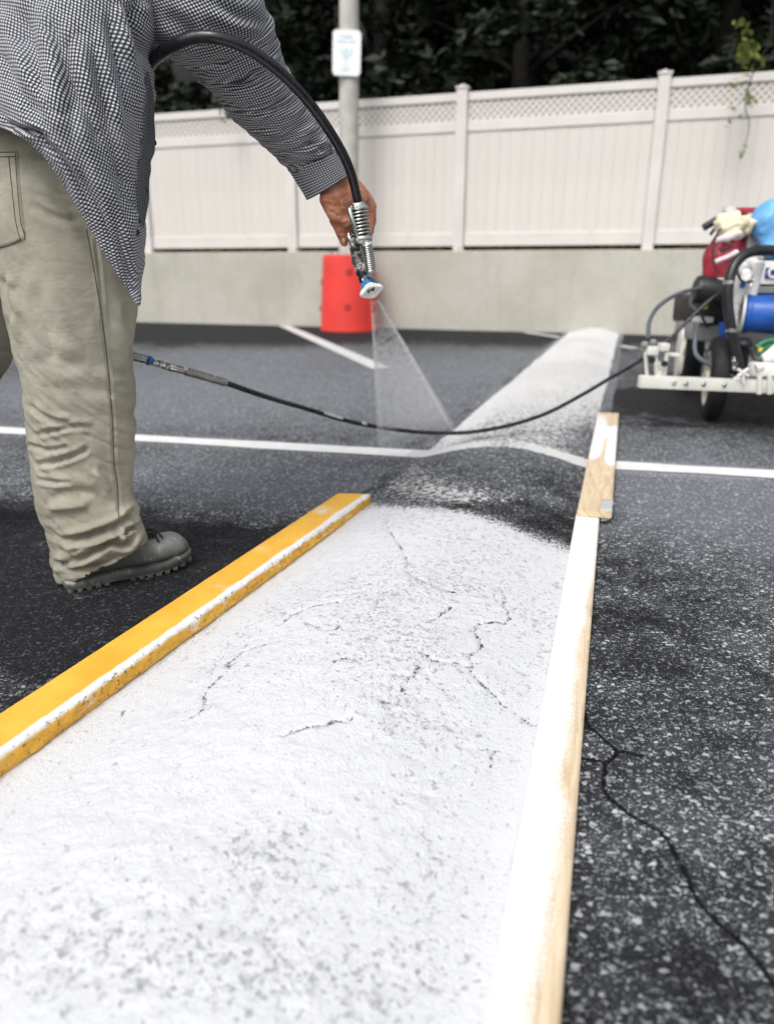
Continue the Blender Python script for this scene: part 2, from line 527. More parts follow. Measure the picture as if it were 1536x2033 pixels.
def m_wood(name, ov_lo=.30, ov_hi=.74):
    b = NB(name)
    v = b.sc(b.uv(), (55, 4.5, 1))
    g = b.n('TexNoise', Vector=v, Scale=1.6, Detail=5, Roughness=.6, Distortion=1.1).outputs['Fac']
    kn = b.vor(3.1, b.sc(b.uv(), (3.2, 1, 1)))
    ringv = b.math('FRACT', b.math('MULTIPLY', kn.outputs['Distance'], 9))
    c = b.mix(b.ss(g, .3, .72), (.74, .61, .43), (.55, .41, .26))
    c = b.mix(b.ss(b.noise(70, 4), .55, .8, 0, .6), c, (.76, .64, .45))
    c = b.mix(b.ss(kn.outputs['Distance'], .03, .075, .85, 0), c, (.16, .09, .04))
    ov = b.math('ADD', b.attr('overspray'), b.math('ADD', b.math('MULTIPLY', b.math('SUBTRACT', b.noise(13, 3, .6), .5), .45), b.math('MULTIPLY', b.math('SUBTRACT', b.noise(330, 3, .7), .5), 1.0)))
    c = b.mix(b.ss(ov, ov_lo, ov_hi), c, (.79, .79, .785))
    return b.bsdf(c, .66, 0, b.bump(b.math('ADD', g, b.math('MULTIPLY', b.noise(130, 3), .5)), .35, .0012), .3)

def m_concrete():
    b = NB('concrete wall')
    n1 = b.noise(1.1, 5, .6); n2 = b.noise(14, 5, .65)
    c = b.mix(b.ss(n1, .3, .7), (.42, .405, .35), (.52, .505, .45))
    c = b.mix(b.ss(n2, .45, .75, 0, .35), c, (.35, .335, .28))
    sv = b.sc(b.co, (5, 5, .35))
    c = b.mix(b.ss(b.noise(1.7, 5, .7, sv), .5, .8, 0, .45), c, (.31, .30, .26))
    return b.bsdf(c, .85, 0, b.bump(b.noise(60, 5), .4, .004), .2)

def m_vinyl():
    b = NB('beige vinyl')
    n = b.noise(.9, 3)
    c = b.mix(b.ss(n, .3, .7), (.635, .598, .562), (.675, .642, .605))
    sv = b.sc(b.co, (9, 9, .6))
    c = b.mix(b.ss(b.noise(1.4, 5, .7, sv), .55, .82, 0, .25), c, (.50, .47, .41))
    rn = b.n('ObjectInfo').outputs['Random']
    c = b.mix(b.math('MULTIPLY', rn, .10), c, (.52, .49, .44))
    return b.bsdf(c, .45, 0, b.bump(b.noise(40, 2), .05, .001), .35)

def m_leaf(name, c0, c1, trans=.15):
    b = NB(name)
    oi = b.n('NewGeometry').outputs['Random Per Island']
    c = b.mix(oi, c0, c1)
    return b.bsdf(c, .5, 0, None, .3, Transmission_Weight=0.0)

def m_metal(name, col=(.55, .55, .53), rough=.32, paint=.5):
    b = NB(name)
    n = b.noise(70, 4, .65)
    msk = b.ss(n, paint, paint + .08)
    c = b.mix(b.noise(25, 3), tuple(x * .75 for x in col), col)
    c = b.mix(msk, c, (.72, .72, .69))
    mt = b.ss(msk, 0, 1, 1, 0)
    return b.bsdf(c, b.ss(msk, 0, 1, rough, .6), mt, b.bump(b.math('ADD', n, b.noise(220, 2)), .35, .0012), .4)

def m_spray(name, dens):
    b = NB(name)
    v = b.n('VolumePrincipled')
    v.inputs['Color'].default_value = (.97, .97, .98, 1)
    z = b.n('SeparateXYZ', Vector=b.co).outputs[2]
    gr = b.ss(b.noise(42, 3, .7), .34, .66, .35, 1.5)
    b.put(v.inputs['Density'], b.math('MULTIPLY', b.math('MULTIPLY', gr, b.ss(z, .0, .40, .10, 1.0)), b.ss(z, .25, .62, dens, dens * 2.6)))
    v.inputs['Anisotropy'].default_value = .1
    b.t.links.new(v.outputs[0], b.out.inputs['Volume'])
    return b.m

MAT = {}
MAT['asphalt'] = m_asphalt(); MAT['bump'] = m_bump(); MAT['gingham'] = m_gingham(); MAT['khaki'] = m_khaki()
MAT['skin'] = m_skin(); MAT['yellow'] = m_yellowboard()
MAT['wood'] = m_wood('raw and overpainted pine'); MAT['concrete'] = m_concrete(); MAT['vinyl'] = m_vinyl()
MAT['vinyl2'] = plain('beige vinyl trim', (.655, .625, .595), .42, var=.05, scale=2, bump=.05, dirt=((.5, .47, .42), 3, .62))
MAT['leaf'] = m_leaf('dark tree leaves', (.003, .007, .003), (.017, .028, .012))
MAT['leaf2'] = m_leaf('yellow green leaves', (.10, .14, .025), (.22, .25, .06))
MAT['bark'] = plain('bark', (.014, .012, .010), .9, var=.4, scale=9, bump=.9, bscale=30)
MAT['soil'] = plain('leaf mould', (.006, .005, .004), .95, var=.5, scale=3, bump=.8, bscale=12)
MAT['line'] = plain('white road paint', (.74, .745, .74), .6, var=.06, scale=20, bump=.5, bscale=140, dirt=((.16, .17, .18), 34, .66))
MAT['line_old'] = plain('faded road paint', (.58, .585, .58), .65, var=.1, scale=20, bump=.5, bscale=140, dirt=((.10, .11, .12), 26, .60))
MAT['red'] = plain('red plastic', (.72, .050, .040), .42, var=.07, scale=3, bump=.1, bscale=25, dirt=((.42, .07, .06), 9, .66))
MAT['dark_hole'] = plain('dark bolt', (.14, .016, .013), .6)
MAT['pole'] = plain('grey concrete pole', (.47, .455, .42), .75, var=.1, scale=7, bump=.35, bscale=80)
MAT['sign'] = plain('white sign sheet', (.86, .88, .885), .35, var=.02, scale=3, bump=.02)
MAT['sign_print'] = plain('faded blue print', (.55, .70, .80), .4, var=.06)
MAT['black_rubber'] = plain('black rubber', (.014, .015, .018), .36, var=.25, scale=30, bump=.25, bscale=160, spec=.5)
MAT['hose'] = plain('black hose sleeve', (.012, .013, .017), .30, var=.3, scale=22, bump=.2, bscale=200, dirt=((.55, .55, .55), 38, .725), spec=.55)
MAT['metal'] = m_metal('paint spattered steel', (.60, .60, .57), .30, .56)
MAT['metal_crust'] = m_metal('paint crusted gun metal', (.40, .39, .35), .4, .50)
MAT['steel'] = m_metal('spring steel', (.66, .67, .65), .25, .60)
MAT['dark_metal'] = m_metal('dark knurled nut', (.10, .11, .11), .4, .58)

# ================================================================== ground
BL = lambda Y: 0.228 + 0.334 * (Y - 3.199)            # left foot of the speed bump (x at forward distance Y)
BR = lambda Y: 0.523 + 0.318 * (Y - 1.985)            # right foot
LINE_A, LINE_B = G(0, 855), G(1536, 943)
lsl = (LINE_B[1] - LINE_A[1]) / (LINE_B[0] - LINE_A[0])
LY = lambda x: LINE_A[1] + lsl * (x - LINE_A[0])      # centre of the long white line
PXL = lambda pts, z=0.0: [G(x, y, z) for x, y in pts]

def spaced(lo, hi, a, b, step, grow=1.16):
    mid = list(np.arange(a, b, step)); d = step
    r, x = [], mid[-1]
    while x < hi: d *= grow; x += d; r.append(x)
    l, x, d = [], mid[0], step
    while x > lo: d *= grow; x -= d; l.append(x)
    return np.array(l[::-1] + mid + r)

def spaced2(lo, hi, a, b, step, c, d, fine):
    x = spaced(lo, hi, a, b, step)
    return np.concatenate([x[x < c - fine * .6], np.arange(c, d, fine), x[x > d + fine * .6]])
gx = spaced2(-70, 70, -2.1, 2.3, .014, .17, .80, .004); gy = spaced2(-40, 90, .25, 3.3, .014, .42, 1.30, .004)
XX, YY = np.meshgrid(gx, gy)
V = np.stack([XX.ravel(), YY.ravel(), np.zeros(XX.size)], 1)
ground_cracks = [
    PXL([(1150, 1392), (1168, 1440), (1195, 1462), (1222, 1490), (1205, 1512), (1199, 1525), (1205, 1580), (1228, 1600), (1262, 1626), (1312, 1650), (1340, 1690), (1368, 1760), (1402, 1805), (1445, 1850), (1490, 1895), (1536, 1960), (1600, 2033)]),
    PXL([(1160, 1507), (1185, 1510), (1202, 1515)]),
    PXL([(1222, 1490), (1255, 1498), (1280, 1502)]),
    PXL([(900, 805), (960, 785), (1010, 742), (1060, 705)]),
    PXL([(800, 905), (830, 870), (870, 840), (930, 800)]),
    PXL([(690, 965), (735, 930), (760, 910)]),
    PXL([(655, 945), (700, 915), (750, 890), (800, 905)]),
]
crk = np.full(len(V), 1.0)
near = (V[:, 0] > -1) & (V[:, 0] < 3) & (V[:, 1] > .2) & (V[:, 1] < 7)
for c in ground_cracks:
    w_ = cr(c, len(c) * 5); w_ = w_ + .006 * np.stack([fbm(w_ * 28, 2, 1), fbm(w_ * 28, 2, 2), 0 * w_[:, 0]], 1)
    crk[near] = np.minimum(crk[near], polydist(V[near], w_))
n1 = fbm(V * [.9, .9, 1], 4, 3)
q, _ = px_of(V); ok = V[:, 1] > .3
bx = lambda cx, cy, rx, ry: np.where(ok, np.exp(-(((q[:, 0] - cx) / rx) ** 2 + ((q[:, 1] - cy) / ry) ** 2)), 0)
side = V[:, 0] - (BL(V[:, 1]) + BR(V[:, 1])) / 2
wear = .40 + .45 * n1
wear += .75 * bx(500, 965, 520, 60) + .50 * bx(1400, 1000, 260, 75) + .30 * bx(1300, 880, 300, 60) + .06 * bx(1400, 1750, 380, 380) + .62 * bx(450, 780, 560, 75) + .2 * bx(1000, 760, 200, 60)
wear -= .04 * bx(1350, 1350, 200, 200) + .75 * bx(100, 1125, 400, 120) + .16 * bx(1330, 1200, 260, 120) + .55 * bx(1450, 800, 300, 50) + .6 * bx(900, 660, 1500, 24)
wear -= .25 * bx(120, 1270, 220, 110)
lined = np.abs(V[:, 1] - LY(V[:, 0]))
paint = .55 * sstep(.16, .06, lined) * (.6 + n1)                 # scuffed paint beside the long line
paint += .5 * sstep(.05, 0, np.abs(V[:, 0] - BL(V[:, 1]) + .03)) * sstep(1.9, 2.1, V[:, 1]) * sstep(3.2, 2.6, V[:, 1])
F = grid_faces(len(gy), len(gx))
tag(new_obj('asphalt_ground', V, F, MAT['asphalt'], None, False, attrs=dict(wear=np.clip(wear, 0, 1), crack=crk, paint=np.clip(paint, 0, 1))), kind='structure')

# ---- painted lines lying on the asphalt
def strip(name, pts, z, mat, lbl=None):
    pts = np.asarray(pts, float)
    V, F = [], []
    for a, b in pts:
        for k in np.linspace(0, 1, 4):
            p = a + (b - a) * k; V.append([p[0], p[1], z])
    F = grid_faces(len(pts), 4)
    return tag(new_obj(name, V, F, mat, None, False), kind='structure')
def longline(x0, x1, n=40):
    r = []
    for x in np.linspace(x0, x1, n):
        w = .062 + .004 * math.sin(x * 9) + .003 * math.sin(x * 31)
        r.append((np.array([x, LY(x) - w, 0]), np.array([x, LY(x) + w, 0])))
    return r
xl = [x for x in np.linspace(-1, 2, 3001) if x < BL(LY(x)) + .06][-1]
xr = [x for x in np.linspace(-1, 2, 3001) if x > BR(LY(x)) - .03][0]
strip('painted_line', longline(-7, xl), .004, MAT['line'])
strip('painted_line', longline(xr, 6), .004, MAT['line'])
s1 = PXL([(553, 647), (575, 647), (775, 731), (738, 733)])
strip('parking_line', [(s1[0], s1[1]), ((s1[0] + s1[3]) / 2, (s1[1] + s1[2]) / 2), (s1[3], s1[2])], .004, MAT['line_old'])
a0, a1 = G(1042, 660), G(1262, 692)
dd = (a1 - a0) / np.linalg.norm(a1 - a0); nn = np.array([-dd[1], dd[0], 0]) * .055
strip('parking_line', [(a0 + (a1 - a0) * k - nn, a0 + (a1 - a0) * k + nn) for k in np.linspace(0, 1.0, 12)], .004, MAT['line_old'])
off = (a0 - s1[0])
for k in (-1, 2):                                                     # the same bays carried on outside the view
    strip('parking_line', [(s1[0] + off * k, s1[1] + off * k), (s1[3] + off * k, s1[2] + off * k)], .004, MAT['line_old'])

# ================================================================== retaining wall and fence
w_dir = np.array([.9525, -.3046, 0]); w_nrm = np.array([-.3046, -.9525, 0])      # along the wall (to the right), facing the camera
w_org = G(1130, 661)
def wall_hit(x, y, back=0.0):     # pixel onto the wall's front plane (moved back): (s, z)
    r = ray(x, y); n = w_nrm; o = w_org - n * back
    t = ((o - CAMP) @ n) / (r @ n); p = CAMP + r * t
    return (p - w_org) @ w_dir, p[2]
WALL_T = .22
wall_z = wall_hit(1000, 497)[1]
def WP(s, out, z): return w_org + w_dir * s + w_nrm * out + np.array([0, 0, z])
RW = np.stack([w_dir, -w_nrm, [0, 0, 1]], 1)
wall = empty('retaining_wall', 'long low grey concrete retaining wall under the beige fence', 'wall'); 
mb = MB(); 
for s0 in np.arange(-15, 9.1, 6.0):
    mb.box(WP(s0 + 3, -WALL_T / 2, wall_z / 2 - .05), (5.99, WALL_T, wall_z + .1), RW, .012)
mb.build('wall_body', MAT['concrete'], wall, False)
# the ground held up by the wall, rising into the wood
hv, nrr, ncc = [], 30, 60
for j in range(nrr):
    for i in range(ncc):
        o = .215 + (j / (nrr - 1)) ** 1.6 * 36
        p = WP(-34 + i * 68 / (ncc - 1), -o, 0)
        hv.append(p)
hv = np.array(hv); dist = -((hv - w_org) @ w_nrm)
hv[:, 2] = wall_z - .035 + sstep(1.5, 30, dist) * 13.0 + fbm(hv * .45, 3, 5) * .5 * sstep(.5, 2, dist)
tag(new_obj('wooded_bank', hv, grid_faces(nrr, ncc), MAT['soil'], None, True), kind='structure')

# ---- fence: posts found from the photograph, then spaced evenly
ps = [wall_hit(x, 490, .11)[0] for x in (299, 591, 911, 1284)]
bay = (ps[3] - ps[0]) / 3
FB = .11                                                        # fence stands this far behind the wall's face
zf = {k: wall_hit(1000, y, FB)[1] for k, y in dict(top=173, rail_b=196, lat_b=237, mid_b=258, bot_t=462, bot_b=488).items()}
fence = empty('vinyl_fence', 'tall beige vinyl fence with a lattice top on the concrete wall', 'fence')
PW = .127
def box_mesh(name, size, bev):
    m = MB().box((0, 0, 0), size, RW, bev); me = bpy.data.meshes.new(name)
    me.from_pydata(np.concatenate(m.v).tolist(), [], m.f); return me
def inst(name, me, loc, mat, parent):
    if not me.materials: me.materials.append(mat)
    o = bpy.data.objects.new(name, me); COL.objects.link(o); o.location = loc; o.parent = parent; return o
n0 = -4; n1_ = 7
post_h = zf['top'] - wall_z + .035
pm = box_mesh('post', (PW, PW, post_h), .008)
capm = MB().box((0, 0, .012), (PW + .022, PW + .022, .024), RW, .005).lathe((0, 0, .024), (0, 0, 1), [(0, .085), (.03, .012)], 4)
capme = bpy.data.meshes.new('post_cap'); capme.from_pydata(np.concatenate(capm.v).tolist(), [], capm.f)
railh = zf['top'] - .03 - zf['rail_b']; midh = zf['lat_b'] - zf['mid_b']; both = zf['bot_t'] - zf['bot_b']
rl = bay - PW - .006
rt = box_mesh('top_rail', (rl, .055, railh), .006); rm = box_mesh('middle_rail', (rl, .055, midh), .006); rb = box_mesh('bottom_rail', (rl, .055, both), .006)
NPL = 16; pw = rl / NPL
bz0, bz1 = zf['bot_t'] - .003, zf['mid_b'] + .003
plm = box_mesh('plank', (pw - .0012, .022, bz1 - bz0), .0014)
def clip_poly(poly, axis, val, keep_less):
    out = []
    for i in range(len(poly)):
        a, b = poly[i], poly[(i + 1) % len(poly)]
        ia = (a[axis] <= val) == keep_less; ib = (b[axis] <= val) == keep_less
        if ia: out.append(a)
        if ia != ib:
            t = (val - a[axis]) / (b[axis] - a[axis]); out.append((a[0] + (b[0] - a[0]) * t, a[1] + (b[1] - a[1]) * t))
    return out
lh = zf['rail_b'] - zf['lat_b'] - .004
lat = MB()
pitch, sw = .078, .036
for layer, sgn in ((0, 1), (1, -1)):
    for c in np.arange(-rl / 2 - lh, rl / 2 + lh, pitch):
        hw = sw / math.sqrt(2)
        poly = [(c - hw - sgn * lh / 2, -lh / 2), (c + hw - sgn * lh / 2, -lh / 2), (c + hw + sgn * lh / 2, lh / 2), (c - hw + sgn * lh / 2, lh / 2)]
        poly = clip_poly(poly, 0, rl / 2, True); poly = clip_poly(poly, 0, -rl / 2, False) if len(poly) > 2 else poly
        if len(poly) < 3: continue
        y0, y1 = (-.0075, -.001) if layer == 0 else (.001, .0075)
        k = len(poly)
        Vp = [[x, y0, z] for x, z in poly] + [[x, y1, z] for x, z in poly]
        Fp = [list(range(k)), list(range(k, 2 * k))[::-1]] + [[i, k + i, k + (i + 1) % k, (i + 1) % k] for i in range(k)]
        lat.add(np.array(Vp) @ RW.T, Fp)
latme = bpy.data.meshes.new('lattice'); latme.from_pydata(np.concatenate(lat.v).tolist(), [], lat.f)
bb = bmesh.new(); bb.from_mesh(latme); bmesh.ops.recalc_face_normals(bb, faces=bb.faces); bb.to_mesh(latme); bb.free()
for k in range(n0, n1_):
    s = ps[0] + bay * k
    inst('post', pm, WP(s, -FB, wall_z - .03 + post_h / 2), MAT['vinyl2'], fence)
    inst('post_cap', capme, WP(s, -FB, wall_z - .03 + post_h + .001), MAT['vinyl2'], fence)
    if k == n1_ - 1: break
    c = s + bay / 2
    inst('top_rail', rt, WP(c, -FB, zf['rail_b'] + railh / 2), MAT['vinyl2'], fence)
    inst('middle_rail', rm, WP(c, -FB, zf['mid_b'] + midh / 2), MAT['vinyl2'], fence)
    inst('bottom_rail', rb, WP(c, -FB, zf['bot_b'] + both / 2), MAT['vinyl2'], fence)
    o = inst('lattice', latme, WP(c, -FB, (zf['rail_b'] + zf['lat_b']) / 2), MAT['vinyl'], fence); o['kind'] = 'stuff'
    for j in range(NPL):
        inst('plank', plm, WP(c - rl / 2 + (j + .5) * pw, -FB + random.uniform(-.0015, .0015), (bz0 + bz1) / 2), MAT['vinyl'], fence)
# dead leaves caught in the gap under the bottom rail
lb = MB()
for k in range(1500):
    s = random.uniform(-9, 7); c = WP(s, random.uniform(-.20, -.03), wall_z + .012 + random.random() * .012 + .012)
    a = random.random() * 6.28; L = random.uniform(.012, .035); w = L * .5
    u = np.array([math.cos(a), math.sin(a), random.uniform(-.3, .3)]); v = np.array([-math.sin(a), math.cos(a), random.uniform(-.5, .5)])
    lb.add([c - u * L, c + v * w, c + u * L, c - v * w], [[0, 1, 2, 3]])
MAT['dead_leaf'] = m_leaf('dead leaves', (.10, .06, .03), (.34, .24, .13))
tag(lb.build('dead_leaves', MAT['dead_leaf'], None, False), 'thin scatter of brown dead leaves on the ledge of the retaining wall', 'leaf litter', kind='stuff')

# ================================================================== lamp pole, sign, red guard
sc_ = wall_hit(690, 560)[0]
for _ in range(8):
    pc = WP(sc_, .40, .45); sc_ += (691 - px_of(pc)[0][0, 0]) * mpp(600, pc[1])
pc[2] = 0
pole = empty('lamp_pole', 'round grey pole rising from the red guard in front of the wall', 'pole')
top_c = P(693, 30, pc[1])
lean = (top_c[:2] - pc[:2]) / top_c[2]
r0 = 19.5 * mpp(30, pc[1])
mb = MB(); mb.lathe((pc[0], pc[1], .005), (lean[0], lean[1], 1), [(0, r0 * 1.18), (.3, r0 * 1.15), (1.4, r0 * 1.08), (3.2, r0), (5.4, r0 * .9)], 32)
mb.build('pole_shaft', MAT['pole'], pole)
MB().lathe((pc[0], pc[1], .0), (0, 0, 1), [(0, .265), (.82, .255), (.85, .235)], 32).build('concrete_footing', MAT['pole'], pole)
arm0 = np.array([pc[0] + lean[0] * 5.4, pc[1], 5.38])
MB().tube([arm0, arm0 + [0, -.3, .15], arm0 + [0, -1.0, .2]], .035, 10, 10).build('lamp_arm', MAT['pole'], pole)
MB().box(arm0 + np.array([0, -1.2, .2]), (.3, .6, .12), None, .03).build('lamp_head', MAT['pole'], pole)

# red guard: two curved plastic shells round the footing
hg = P(690, 506, pc[1] - .30)[2]
guard = empty('pole_guard', 'bright red plastic guard wrapped round the foot of the lamp pole', 'pole guard')
def shell(name, a0, a1, rb, rt_, h, th=.016, z0=.003):
    a = np.radians(np.linspace(a0, a1, 48)); hgt = np.linspace(0, 1, 14)
    V = []
    for th_ in (0, 1):
        for t in hgt:
            r = rb + (rt_ - rb) * t - th * th_
            if t == 1 : r -= .006
            V.append(np.stack([pc[0] + r * np.cos(a), pc[1] + r * np.sin(a), np.full(48, z0 + h * t)], 1))
    V = np.concatenate(V); nc = 48; m = 14
    Fo = grid_faces(m, nc); Fi = grid_faces(m, nc, True) + m * nc
    F = Fo.tolist() + Fi.tolist()
    for i in range(nc - 1):
        F.append([i + 1, i, m * nc + i, m * nc + i + 1]); t = (m - 1) * nc
        F.append([t + i, t + i + 1, m * nc + t + i + 1, m * nc + t + i])
    for j in range(m - 1):
        F.append([j * nc, (j + 1) * nc, m * nc + (j + 1) * nc, m * nc + j * nc]); e = nc - 1
        F.append([(j + 1) * nc + e, j * nc + e, m * nc + j * nc + e, m * nc + (j + 1) * nc + e])
    return autosmooth(new_obj(name, V, F, MAT['red'], guard), 40)
sc_px = 1 / mpp(600, pc[1] - .3)
rbot = 58 / sc_px; rtop = 50 / sc_px
shell('guard_shell', 130, 322, rbot, rtop, hg)
shell('guard_shell', -42, 60, rbot * 1.02 + .012, rtop * 1.06 + .012, hg * .93)
for (x, y) in ((693, 541), (690, 611), (638, 560), (635, 612)):
    t = (658 - y) / 154.; r = rbot + (rtop - rbot) * t
    rr = ray(x, y); ox = (pc[0] - 0); 
    a_ = rr[0] ** 2 + rr[1] ** 2; b_ = -2 * (rr[0] * pc[0] + rr[1] * pc[1]); c_ = pc[0] ** 2 + pc[1] ** 2 - (r + .001) ** 2
    disc = b_ * b_ - 4 * a_ * c_
    tt = (-b_ - math.sqrt(max(disc, 0))) / (2 * a_); p = CAMP + rr * tt
    n_ = np.array([p[0] - pc[0], p[1] - pc[1], 0]); n_ /= np.linalg.norm(n_)
    MB().lathe(p - n_ * .010, n_, [(0, .036), (.010, .036), (.014, .032), (.014, .022), (.004, .020)], 14).build('bolt_socket', MAT['dark_hole'], guard)

# sign
sgn = empty('parking_sign', 'small white rectangular sign with faded pale blue print strapped to the lamp pole', 'sign')
yS = pc[1] - r0 - .025
cs = [P(663, 58, yS), P(719, 60, yS), P(713, 152, yS), P(657, 149, yS)]
sc_c = sum(cs) / 4; ux = (cs[1] - cs[0] + cs[2] - cs[3]) / 2; uz = (cs[0] - cs[3] + cs[1] - cs[2]) / 2
sw_, sh_ = np.linalg.norm(ux), np.linalg.norm(uz); ux /= sw_; uz = uz - ux * (uz @ ux); uz /= np.linalg.norm(uz)
uy = np.cross(uz, ux); RS = np.stack([ux, uy, uz], 1)
bm_ = bmesh.new(); bmesh.ops.create_cube(bm_, size=1)
for v in bm_.verts: v.co = Vector((v.co.x * sw_, v.co.y * .004, v.co.z * sh_))
ed = [e for e in bm_.edges if abs(e.verts[0].co.y - e.verts[1].co.y) > .001]
bmesh.ops.bevel(bm_, geom=ed, offset=.045, segments=5, profile=.5, affect='EDGES')
bm_.verts.ensure_lookup_table(); bm_.verts.index_update()
MBs = MB().add(np.array([v.co[:] for v in bm_.verts]) @ RS.T + sc_c, [[v.index for v in f.verts] for f in bm_.faces])
MBs.build('sign_plate', MAT['sign'], sgn, False); bm_.free()
def on_sign(u, w, du, dw, ang=0):
    c, s_ = math.cos(ang), math.sin(ang); R2 = RS @ np.array([[c, 0, -s_], [0, 1, 0], [s_, 0, c]])
    return MB().box(sc_c + ux * u * sw_ + uz * w * sh_ - uy * .0045, (du * sw_, .002, dw * sh_), R2)
m = MB()
for u, w, du, dw in ((-.02, .36, .40, .028), (.05, .335, .30, .02), (-.22, .255, .20, .04), (-.05, .25, .1, .035), (.18, .25, .24, .03), (-.04, -.36, .26, .025)):
    k = on_sign(u, w, du, dw); m.add(k.v[0], k.f)
m.build('sign_lettering', MAT['sign_print'], sgn, False)['kind'] = 'stuff'
m = MB()
for u, w, du, dw, an in ((-.02, .04, .12, .12, 0), (-.15, .0, .045, .2, .5), (.13, .0, .045, .2, -.5), (-.02, -.1, .08, .1, 0), (-.03, -.26, .05, .07, 0)):
    k = on_sign(u, w, du, dw, an); m.add(k.v[0], k.f)
m.build('sign_symbol', MAT['sign_print'], sgn, False)['kind'] = 'stuff'
m = MB()
for w in (.3, -.3):
    m.lathe(np.array([pc[0] + lean[0] * (sc_c[2]), pc[1], sc_c[2] + w * sh_]), (0, 0, 1), [(0, r0 * 1.12), (.02, r0 * 1.12)], 28)
m.build('sign_strap', MAT['metal'], sgn)

# ================================================================== trees behind the fence
def leaf_cloud(n, fn, size, mat, name, parent, flat=.4):
    L = MB(); pts = fn(n)
    u = RNG.normal(size=(n, 3)); u[:, 2] *= flat; u /= np.linalg.norm(u, axis=1)[:, None]
    w = RNG.normal(size=(n, 3)); w = w - u * (u * w).sum(1)[:, None]; w /= np.linalg.norm(w, axis=1)[:, None]
    s = size * RNG.uniform(.6, 1.4, n)[:, None]
    nrm = np.cross(u, w)
    Vv = np.stack([pts - u * s, pts + w * s * .45 + nrm * s * .12, pts + u * s, pts - w * s * .45 + nrm * s * .12], 1).reshape(-1, 3)
    F = np.arange(4 * n).reshape(n, 4)
    return new_obj(name, Vv, F, mat, parent, False)

def crown_points(h0, h1, R, seed):
    rg = np.random.default_rng(seed)
    nb = 46
    cz = rg.uniform(h0, h1, nb); rad = R * np.sqrt(rg.uniform(.05, 1, nb)) * (1.05 - .55 * ((cz - h0) / (h1 - h0)) ** 2)
    an = rg.uniform(0, 6.28, nb)
    C = np.stack([rad * np.cos(an), rad * np.sin(an), cz], 1); rr = rg.uniform(.35, .95, nb)
    def fn(n):
        i = rg.integers(0, nb, n)
        d = rg.normal(size=(n, 3)); d /= np.linalg.norm(d, axis=1)[:, None]
        return C[i] + d * (rr[i] * rg.uniform(.35, 1.0, n) ** .5)[:, None] * [1, 1, .62]
    return fn, C
protos = []
def make_tree(seed, h0, h1, R, n):
    t = empty('tree', 'dark leafy tree in the shaded wood behind the beige fence', 'tree', 'trees behind the fence')
    fn, C = crown_points(h0, h1, R, seed)
    leaf_cloud(n, fn, .10, MAT['leaf'], 'crown', t)
    rg = np.random.default_rng(seed); m = MB()
    m.tube([[0, 0, -.4], [.05, .02, 1.5], [-.05, .08, 3.5], [.1, 0, h1 * .8]], [.2, .17, .13, .05], 10, 16)
    for c in C[:18]:
        z = max(.8, c[2] - 1.2)
        m.tube([[0, .03, z], [c[0] * .5, c[1] * .5, (z + c[2]) / 2 + .1], c], [.05, .03, .012], 6, 7)
    m.build('trunk', MAT['bark'], t)
    return t
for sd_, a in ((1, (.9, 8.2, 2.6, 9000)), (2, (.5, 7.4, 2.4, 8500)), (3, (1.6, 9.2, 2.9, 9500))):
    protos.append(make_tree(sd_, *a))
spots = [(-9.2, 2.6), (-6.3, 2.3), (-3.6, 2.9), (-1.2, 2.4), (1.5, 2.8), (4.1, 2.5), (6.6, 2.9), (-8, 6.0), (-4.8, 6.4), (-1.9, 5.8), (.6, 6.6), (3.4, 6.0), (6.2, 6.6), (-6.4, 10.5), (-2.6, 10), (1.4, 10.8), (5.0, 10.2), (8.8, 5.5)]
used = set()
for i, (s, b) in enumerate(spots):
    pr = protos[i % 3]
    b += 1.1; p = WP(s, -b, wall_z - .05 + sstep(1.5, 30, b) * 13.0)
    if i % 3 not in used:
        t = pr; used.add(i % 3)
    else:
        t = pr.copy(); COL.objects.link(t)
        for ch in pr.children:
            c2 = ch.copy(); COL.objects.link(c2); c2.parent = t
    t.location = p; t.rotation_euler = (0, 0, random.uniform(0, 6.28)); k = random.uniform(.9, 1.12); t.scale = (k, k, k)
# low growth along the fence line
rg9 = np.random.default_rng(9)
def under(n):
    s = rg9.uniform(-11, 9, n); b = rg9.uniform(.75, 3.8, n)
    z = wall_z + rg9.uniform(0, 1, n) ** 1.3 * (1.1 + 1.0 * np.sin(s * 1.7) ** 2 + .5 * np.sin(s * 4.1 + 1))
    return w_org + w_dir * s[:, None] - w_nrm * b[:, None] + np.stack([0 * z, 0 * z, z], 1)
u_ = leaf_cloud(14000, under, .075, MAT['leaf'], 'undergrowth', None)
tag(u_, 'dark tangled undergrowth close behind the beige fence', 'undergrowth', kind='stuff')

